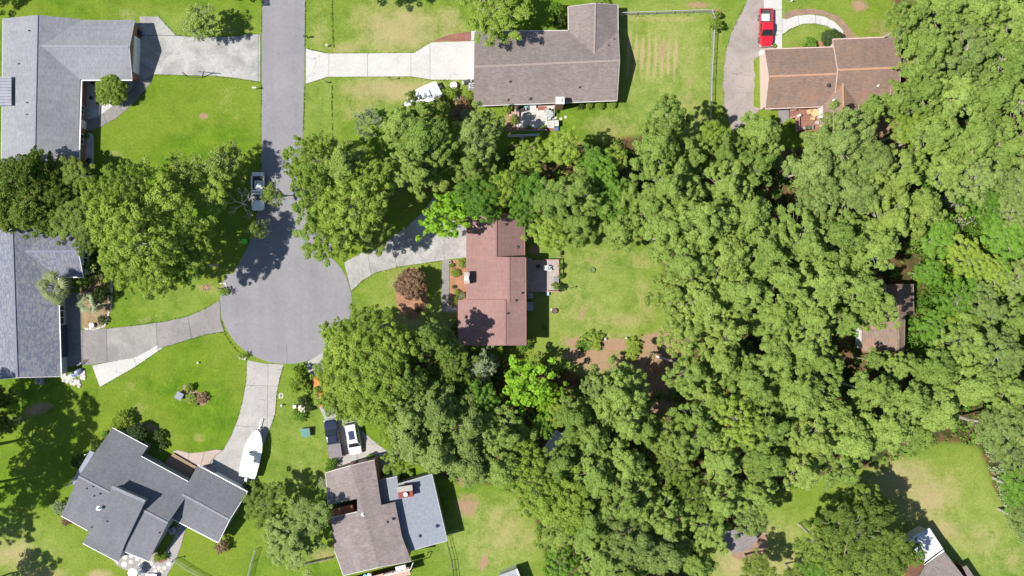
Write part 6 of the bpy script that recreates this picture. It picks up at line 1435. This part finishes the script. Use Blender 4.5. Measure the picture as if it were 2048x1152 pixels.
# dead and bare trees
def bare_tree(px, py, rpx, h_, label, seed, mat=None, leafy=0.0, flat=.5, depth=4, name='bare_tree', thick=.12, cat='tree'):
    rnd = random.Random(seed); zc = h_*.7; base = P(px, py, zc); rm = rpx/S*(1-zc/H)
    t = thing(name, label, cat, (base.x, base.y, 0), rnd.random()*6.28)
    mb = MB(); mb.tube((0, 0, -.2), (0, 0, h_*.4), thick, thick*.8, 6, False); tw = MB(); tips = []
    def grow(p, d, L, r, k):
        q = p+d*L; (mb if k > depth-2 else tw).tube(p, q, r, r*.6, 5 if k > depth-2 else 3, False); tips.append(q)
        if k == 0: return
        for i in range(rnd.choice((2, 3, 3))):
            nd = (d+Vector((rnd.gauss(0, .55), rnd.gauss(0, .55), rnd.gauss(.02, .3)))).normalized(); grow(q, nd, L*rnd.uniform(.62, .82), r*.58, k-1)
    nb = 5
    for i in range(nb):
        a = i*2*math.pi/nb+rnd.uniform(-.3, .3); d = Vector((math.cos(a), math.sin(a), rnd.uniform(.2, flat+.3))).normalized(); grow(Vector((0, 0, h_*rnd.uniform(.3, .42))), d, rm*.36, thick*.6, depth)
    mb.build('trunk', mat or DEADWOOD, t, world=False); tw.build('branches', mat or DEADWOOD, t, world=False)['kind'] = 'stuff'
    if leafy:
        tp = np.array([tuple(p) for p in tips]); tp = tp[rng.random(len(tp)) < leafy]
        me = clumps_to_cards('leaves', tp, np.full(len(tp), .22), 60, .13, L_PALE, rand=.8); link('leaves', me, t)
    return t
bare_tree(474,404,36,7.5,'bare dead tree with pale twisted branches left of the white pickup',3, thick=.13)
bare_tree(515,455,22,6,'small bare branching tree above the lime-green bin',4, thick=.07)
bare_tree(729,243,33,4.2,'dense pale-grey leafless bush on the lawn right of the street',5, simple('pale twigs', (.46,.44,.42), .95), .15, 1.2, 5, 'bare_bush', .08, 'shrub')
bare_tree(1935,437,40,7,'dead grey branches sprawling in the vine thicket at the right',8, thick=.16, depth=3)
bare_tree(2042,497,24,7,'dead white snag at the right edge of the vine thicket',9, thick=.15, depth=3)
bare_tree(1905,395,22,7,'short dead snag above the sprawling dead branches',12, thick=.12, depth=3)
bare_tree(966,735,34,7.5,'pale bare twigs inside the feathery grey tree below the red roof',13, simple('pale twigs', (.46,.44,.42), .95), .3, .8, 4, 'bare_tree', .1)
bare_tree(396,40,40,7.2,'half-bare pale branched tree on the lawn above the top left driveway',14, simple('pale twigs', (.46,.44,.42), .95), .5, .5, 4, 'bare_tree', .12)
bare_tree(1396,432,30,18.6,'bare grey crown tip poking out of the woods right of the back lawn',15, thick=.14, depth=3)
bare_tree(1475,600,40,17.5,'grey bare limbs among the pines in the middle of the right-hand woods',16, thick=.15, depth=3)
bare_tree(1205,1000,26,15.5,'grey bare limbs at the bottom centre of the woods',17, thick=.12, depth=3)
bare_tree(1700,1060,30,14,'dead grey treetop in the dark oak group by the white metal roof',18, thick=.14, depth=3)
bare_tree(1880,840,30,14.6,'grey twigs standing in the pines right above the bottom right lawn',19, thick=.12, depth=3)

# palms: frond meshes shared
def frond_mesh(fan=True):
    mb = MB()
    if fan:
        mb.tube((0, 0, 0), (.75, 0, .25), .02, .014, 4, False)
        for k in range(9):
            a = R_(-62+124*k/8); L = .85*(1-.3*abs(k-4)/4); d = Vector((math.cos(a), math.sin(a), .02)); p = Vector((.72, 0, .24)); s_ = Vector((-math.sin(a), math.cos(a), 0))*.055
            m_ = p+d*L*.55; e = p+d*L+Vector((0, 0, -.28)); mb.add([p-s_*.4, p+s_*.4, m_+s_, m_-s_, e], [(0, 3, 2, 1), (3, 4, 2)])
    else:
        pts = [Vector((x, 0, .5*x-.42*x*x)) for x in (0, .3, .6, .9, 1.2, 1.5)]
        for a, b in zip(pts, pts[1:]): mb.tube(a, b, .018, .014, 4, False)
        for i in range(26):
            x = .2+1.3*i/26; z = .5*x-.42*x*x; L = .42*math.sin(math.pi*(i+2)/29)
            for sg in (-1, 1):
                p = Vector((x, 0, z)); e = p+Vector((.16, sg*L, -.05)); w_ = Vector((.022, 0, 0)); mb.add([p-w_, p+w_, e], [(0, 1, 2)])
    me = bpy.data.meshes.new('frond'); me.from_pydata(mb.v, [], mb.f); me.update()
    a = me.attributes.new('tint', 'FLOAT', 'POINT'); a.data.foreach_set('value', [random.random() for _ in me.vertices]); return me
FAN = frond_mesh(True); FEA = frond_mesh(False)
def palm(px, py, rpx, h_, label, fan=True, n=34, mat=None, name='palm_tree'):
    b = P(px, py, h_); t = thing(name, label, 'palm', (b.x, b.y, 0), 0)
    if h_ > 1.2: mb = MB(); mb.tube((0, 0, -.2), (0, 0, h_-.1), .2, .16, 9); mb.build('trunk', BARK, t, world=False)
    me0 = FAN if fan else FEA; me = mesh_with_new(me0, mat or L_PALM); s = rpx/S/(1.5 if fan else 1.5)
    for i in range(n):
        f = (i+.5)/n
        o = link('frond', me, t); o.location = (0, 0, h_+.25*(1-f)); el = R_(52)*(1-f)**1.2-R_(22)*f
        o.rotation_euler = (random.uniform(-.35, .35), -el, i*2.39996+random.uniform(-.3, .3)); k = s*random.uniform(.8, 1.15)*(1-.12*(1-f)); o.scale = (k, k, k)
def mesh_with_new(me, mat):
    k = (me.name, mat.name)
    if k not in ALT: m2 = me.copy(); m2.materials.append(mat); ALT[k] = m2
    return ALT[k]
palm(112,574,38,5.2,'tall fan palm beside the slate-blue house roof', True, 30)
palm(181,605,29,1.6,'silvery low palm in the straw bed below the sage siding', True, 15, L_PALE, 'palmetto')
palm(452,584,11,.8,'small spiky palm at the left rim of the turning circle', False, 14, L_DARK, 'palmetto')
palm(485,712,10,.8,'small spiky palm at the bottom left rim of the turning circle', False, 14, L_DARK, 'palmetto')
palm(815,631,10,.6,'dark spiky palm at the bottom of the mulch island', False, 14, L_DARK, 'palmetto')

# ground cover nobody could count
def region_cards(name, label, polys, n, zmax, leaf, mat, cl=0.5, cat='undergrowth', zmin=0.1, avoid=()):
    xs, ys = [], []
    for poly in polys:
        p = np.array(poly); x0, y0 = p.min(0); x1, y1 = p.max(0); A = (x1-x0)*(y1-y0)
        m = int(n*A/sum((np.array(q)[:, 0].ptp() if hasattr(np.ndarray, 'ptp') else np.ptp(np.array(q)[:, 0]))*np.ptp(np.array(q)[:, 1]) for q in polys))
        X = rng.uniform(x0, x1, m); Y = rng.uniform(y0, y1, m); k = pip(X, Y, poly)
        for (a0, b0, a1, b1) in avoid: k &= ~((X > a0) & (X < a1) & (Y > b0) & (Y < b1))
        xs.append(X[k]); ys.append(Y[k])
    X = np.concatenate(xs); Y = np.concatenate(ys); K = len(X)
    hh = zmin+(zmax-zmin)*rng.random(K)**1.5
    C = np.stack([(X-1024)/S, (576-Y)/S, hh], 1); Rc = cl*(.6+.8*rng.random(K))
    me = clumps_to_cards(name, C, Rc, 9, leaf, mat, tv=.75)
    return tag(link(name, me), label, cat, kind='stuff')
AV = ((1720,560,1830,705),(1075,860,1140,925),(1440,1030,1530,1120),(1790,1040,1960,1160))
region_cards('undergrowth', 'dark leafy undergrowth covering the forest floor', FOREST[:1], 5200, 1.6, .26, L_DEEP, .6, avoid=AV)
region_cards('undergrowth', 'low dark brush between the two left-edge houses', FOREST[1:], 420, 2.0, .24, L_DARK, .6)
VINE = [[(1835,350),(1900,330),(2100,330),(2100,720),(1960,730),(1880,760),(1815,720),(1805,690),(1806,640),(1829,600),(1828,470),(1800,470)]]
region_cards('vine_thicket', 'bright green tangle of vines at the right edge around the cottage', VINE, 3200, 4.6, .17, L_VINE, .7, 'vines')
region_cards('vine_thicket', 'yellower vine patches over the thicket right of the cottage', [[(1850,430),(2080,430),(2080,560),(1940,600),(1860,560)]], 700, 4.6, .2, L_OAK, .5, 'vines')
region_cards('vine_thicket', 'vines creeping onto the cottage roof from the right', [[(1800,640),(1812,636),(1830,700),(1806,704)]], 34, 4.3, .2, L_DEEP, .35, 'vines', 3.9)
region_cards('undergrowth', 'shrubby brush along the right edge of the bottom right lawn', [[(1960,880),(2070,880),(2070,1120),(2010,1040),(1985,960)]], 800, 2.5, .2, L_PALE, .5)
region_cards('undergrowth', 'loose weeds and leaf litter around the bottom of the red-roofed house', [[(900,695),(1100,700),(1110,740),(930,745)]], 160, .6, .16, L_DARK, .35)
def tufts(name, label, pts, n, wdt, mat, leaf=.16, zmax=.25, cat='grass'):
    C = []
    segs = [(Vector(pts[i]), Vector(pts[i+1])) for i in range(len(pts)-1)]
    for k in range(n):
        a, b = random.choice(segs); q = a+(b-a)*random.random(); C.append(((q.x-1024)/S+random.gauss(0, wdt), (576-q.y)/S+random.gauss(0, wdt), random.uniform(.0, zmax*.5)))
    me = clumps_to_cards(name, np.array(C), np.full(len(C), .075), 170, leaf, mat, rand=.9); return tag(link(name, me), label, cat, kind='stuff')
tufts('ditch_grass', 'dark rank grass in the shallow ditch above the pale driveway', [(664,-10),(665,45),(668,95)], 120, .06, L_GRASS, .1, .06)
tufts('ditch_grass', 'dark rank grass in the ditch line below the pale driveway', [(664,170),(664,215),(665,285)], 90, .05, L_GRASS, .1, .06)
tufts('edge_grass', 'shaggy grass along the left edge of the street', [(524,-10),(523,68)], 60, .05, L_GRASS, .08, .04); tufts('edge_grass', 'shaggy grass along the lower left edge of the street', [(523,166),(522,350)], 140, .05, L_GRASS, .08, .04)
tufts('edge_grass', 'shaggy grass along the right edge of the street', [(611,0),(610,95)], 90, .05, L_GRASS, .08, .04); tufts('edge_grass', 'shaggy grass along the lower right edge of the street', [(610,170),(607,260)], 90, .05, L_GRASS, .08, .04)
tufts('fence_weeds', 'weeds along the foot of the chain-link fence', [(1240,33),(1420,27),(1422,160),(1418,280)], 150, .12, L_GRASS, .08, .04)

EDG = [('top left driveway, lower edge',[(308,149),(430,152),(470,156),(521,164)]),('top left driveway, upper edge',[(317,33),(352,71),(400,74),(455,74),(521,68)]),('pale driveway, upper edge',[(612,97),(655,107),(827,106),(862,85)]),('pale driveway, lower edge',[(612,168),(655,154),(822,153),(865,160),(900,160)]),
 ('turning circle drive to the red-roofed house, lower edge',[(703,583),(722,563),(752,545),(800,533),(850,526),(884,521)]),('left driveway, upper edge',[(215,657),(280,650),(330,643),(375,633),(410,618),(440,600)]),('left driveway, lower edge',[(449,663),(415,668),(380,678),(325,696),(270,734),(200,774)]),
 ('boat driveway, left edge',[(494,720),(493,760),(486,800),(476,838),(462,872),(447,900)]),('boat driveway, right edge',[(568,729),(560,755),(553,790),(551,825),(541,855),(530,885)]),('left rim of the turning circle',[(442,640),(452,672),(470,696),(494,720)]),('gravel drive, left edge',[(1496,0),(1480,30),(1465,60),(1453,95),(1448,130),(1446,170),(1449,215),(1458,250)]),('curved front path edge',[(1564,70),(1580,58),(1605,48),(1630,47),(1655,53),(1672,63)])]
for nm_, ln_ in EDG: tufts('edge_grass', 'grass creeping over the '+nm_, ln_, 130, .06, L_GRASS, .08, .04)
# label check
seen = {}
for o in SC.objects:
    if o.parent is None and 'label' in o: seen.setdefault(o['label'], []).append(o.name)
for k, v in seen.items():
    if len(v) > 1 and 'beyond the frame' not in k: print('DUPLICATE LABEL', k, v)
    if len(k.split()) > 16 or len(k.split()) < 4: print('LABEL LENGTH', len(k.split()), k)
bpy.context.view_layer.update()
print('objects', len(SC.objects))
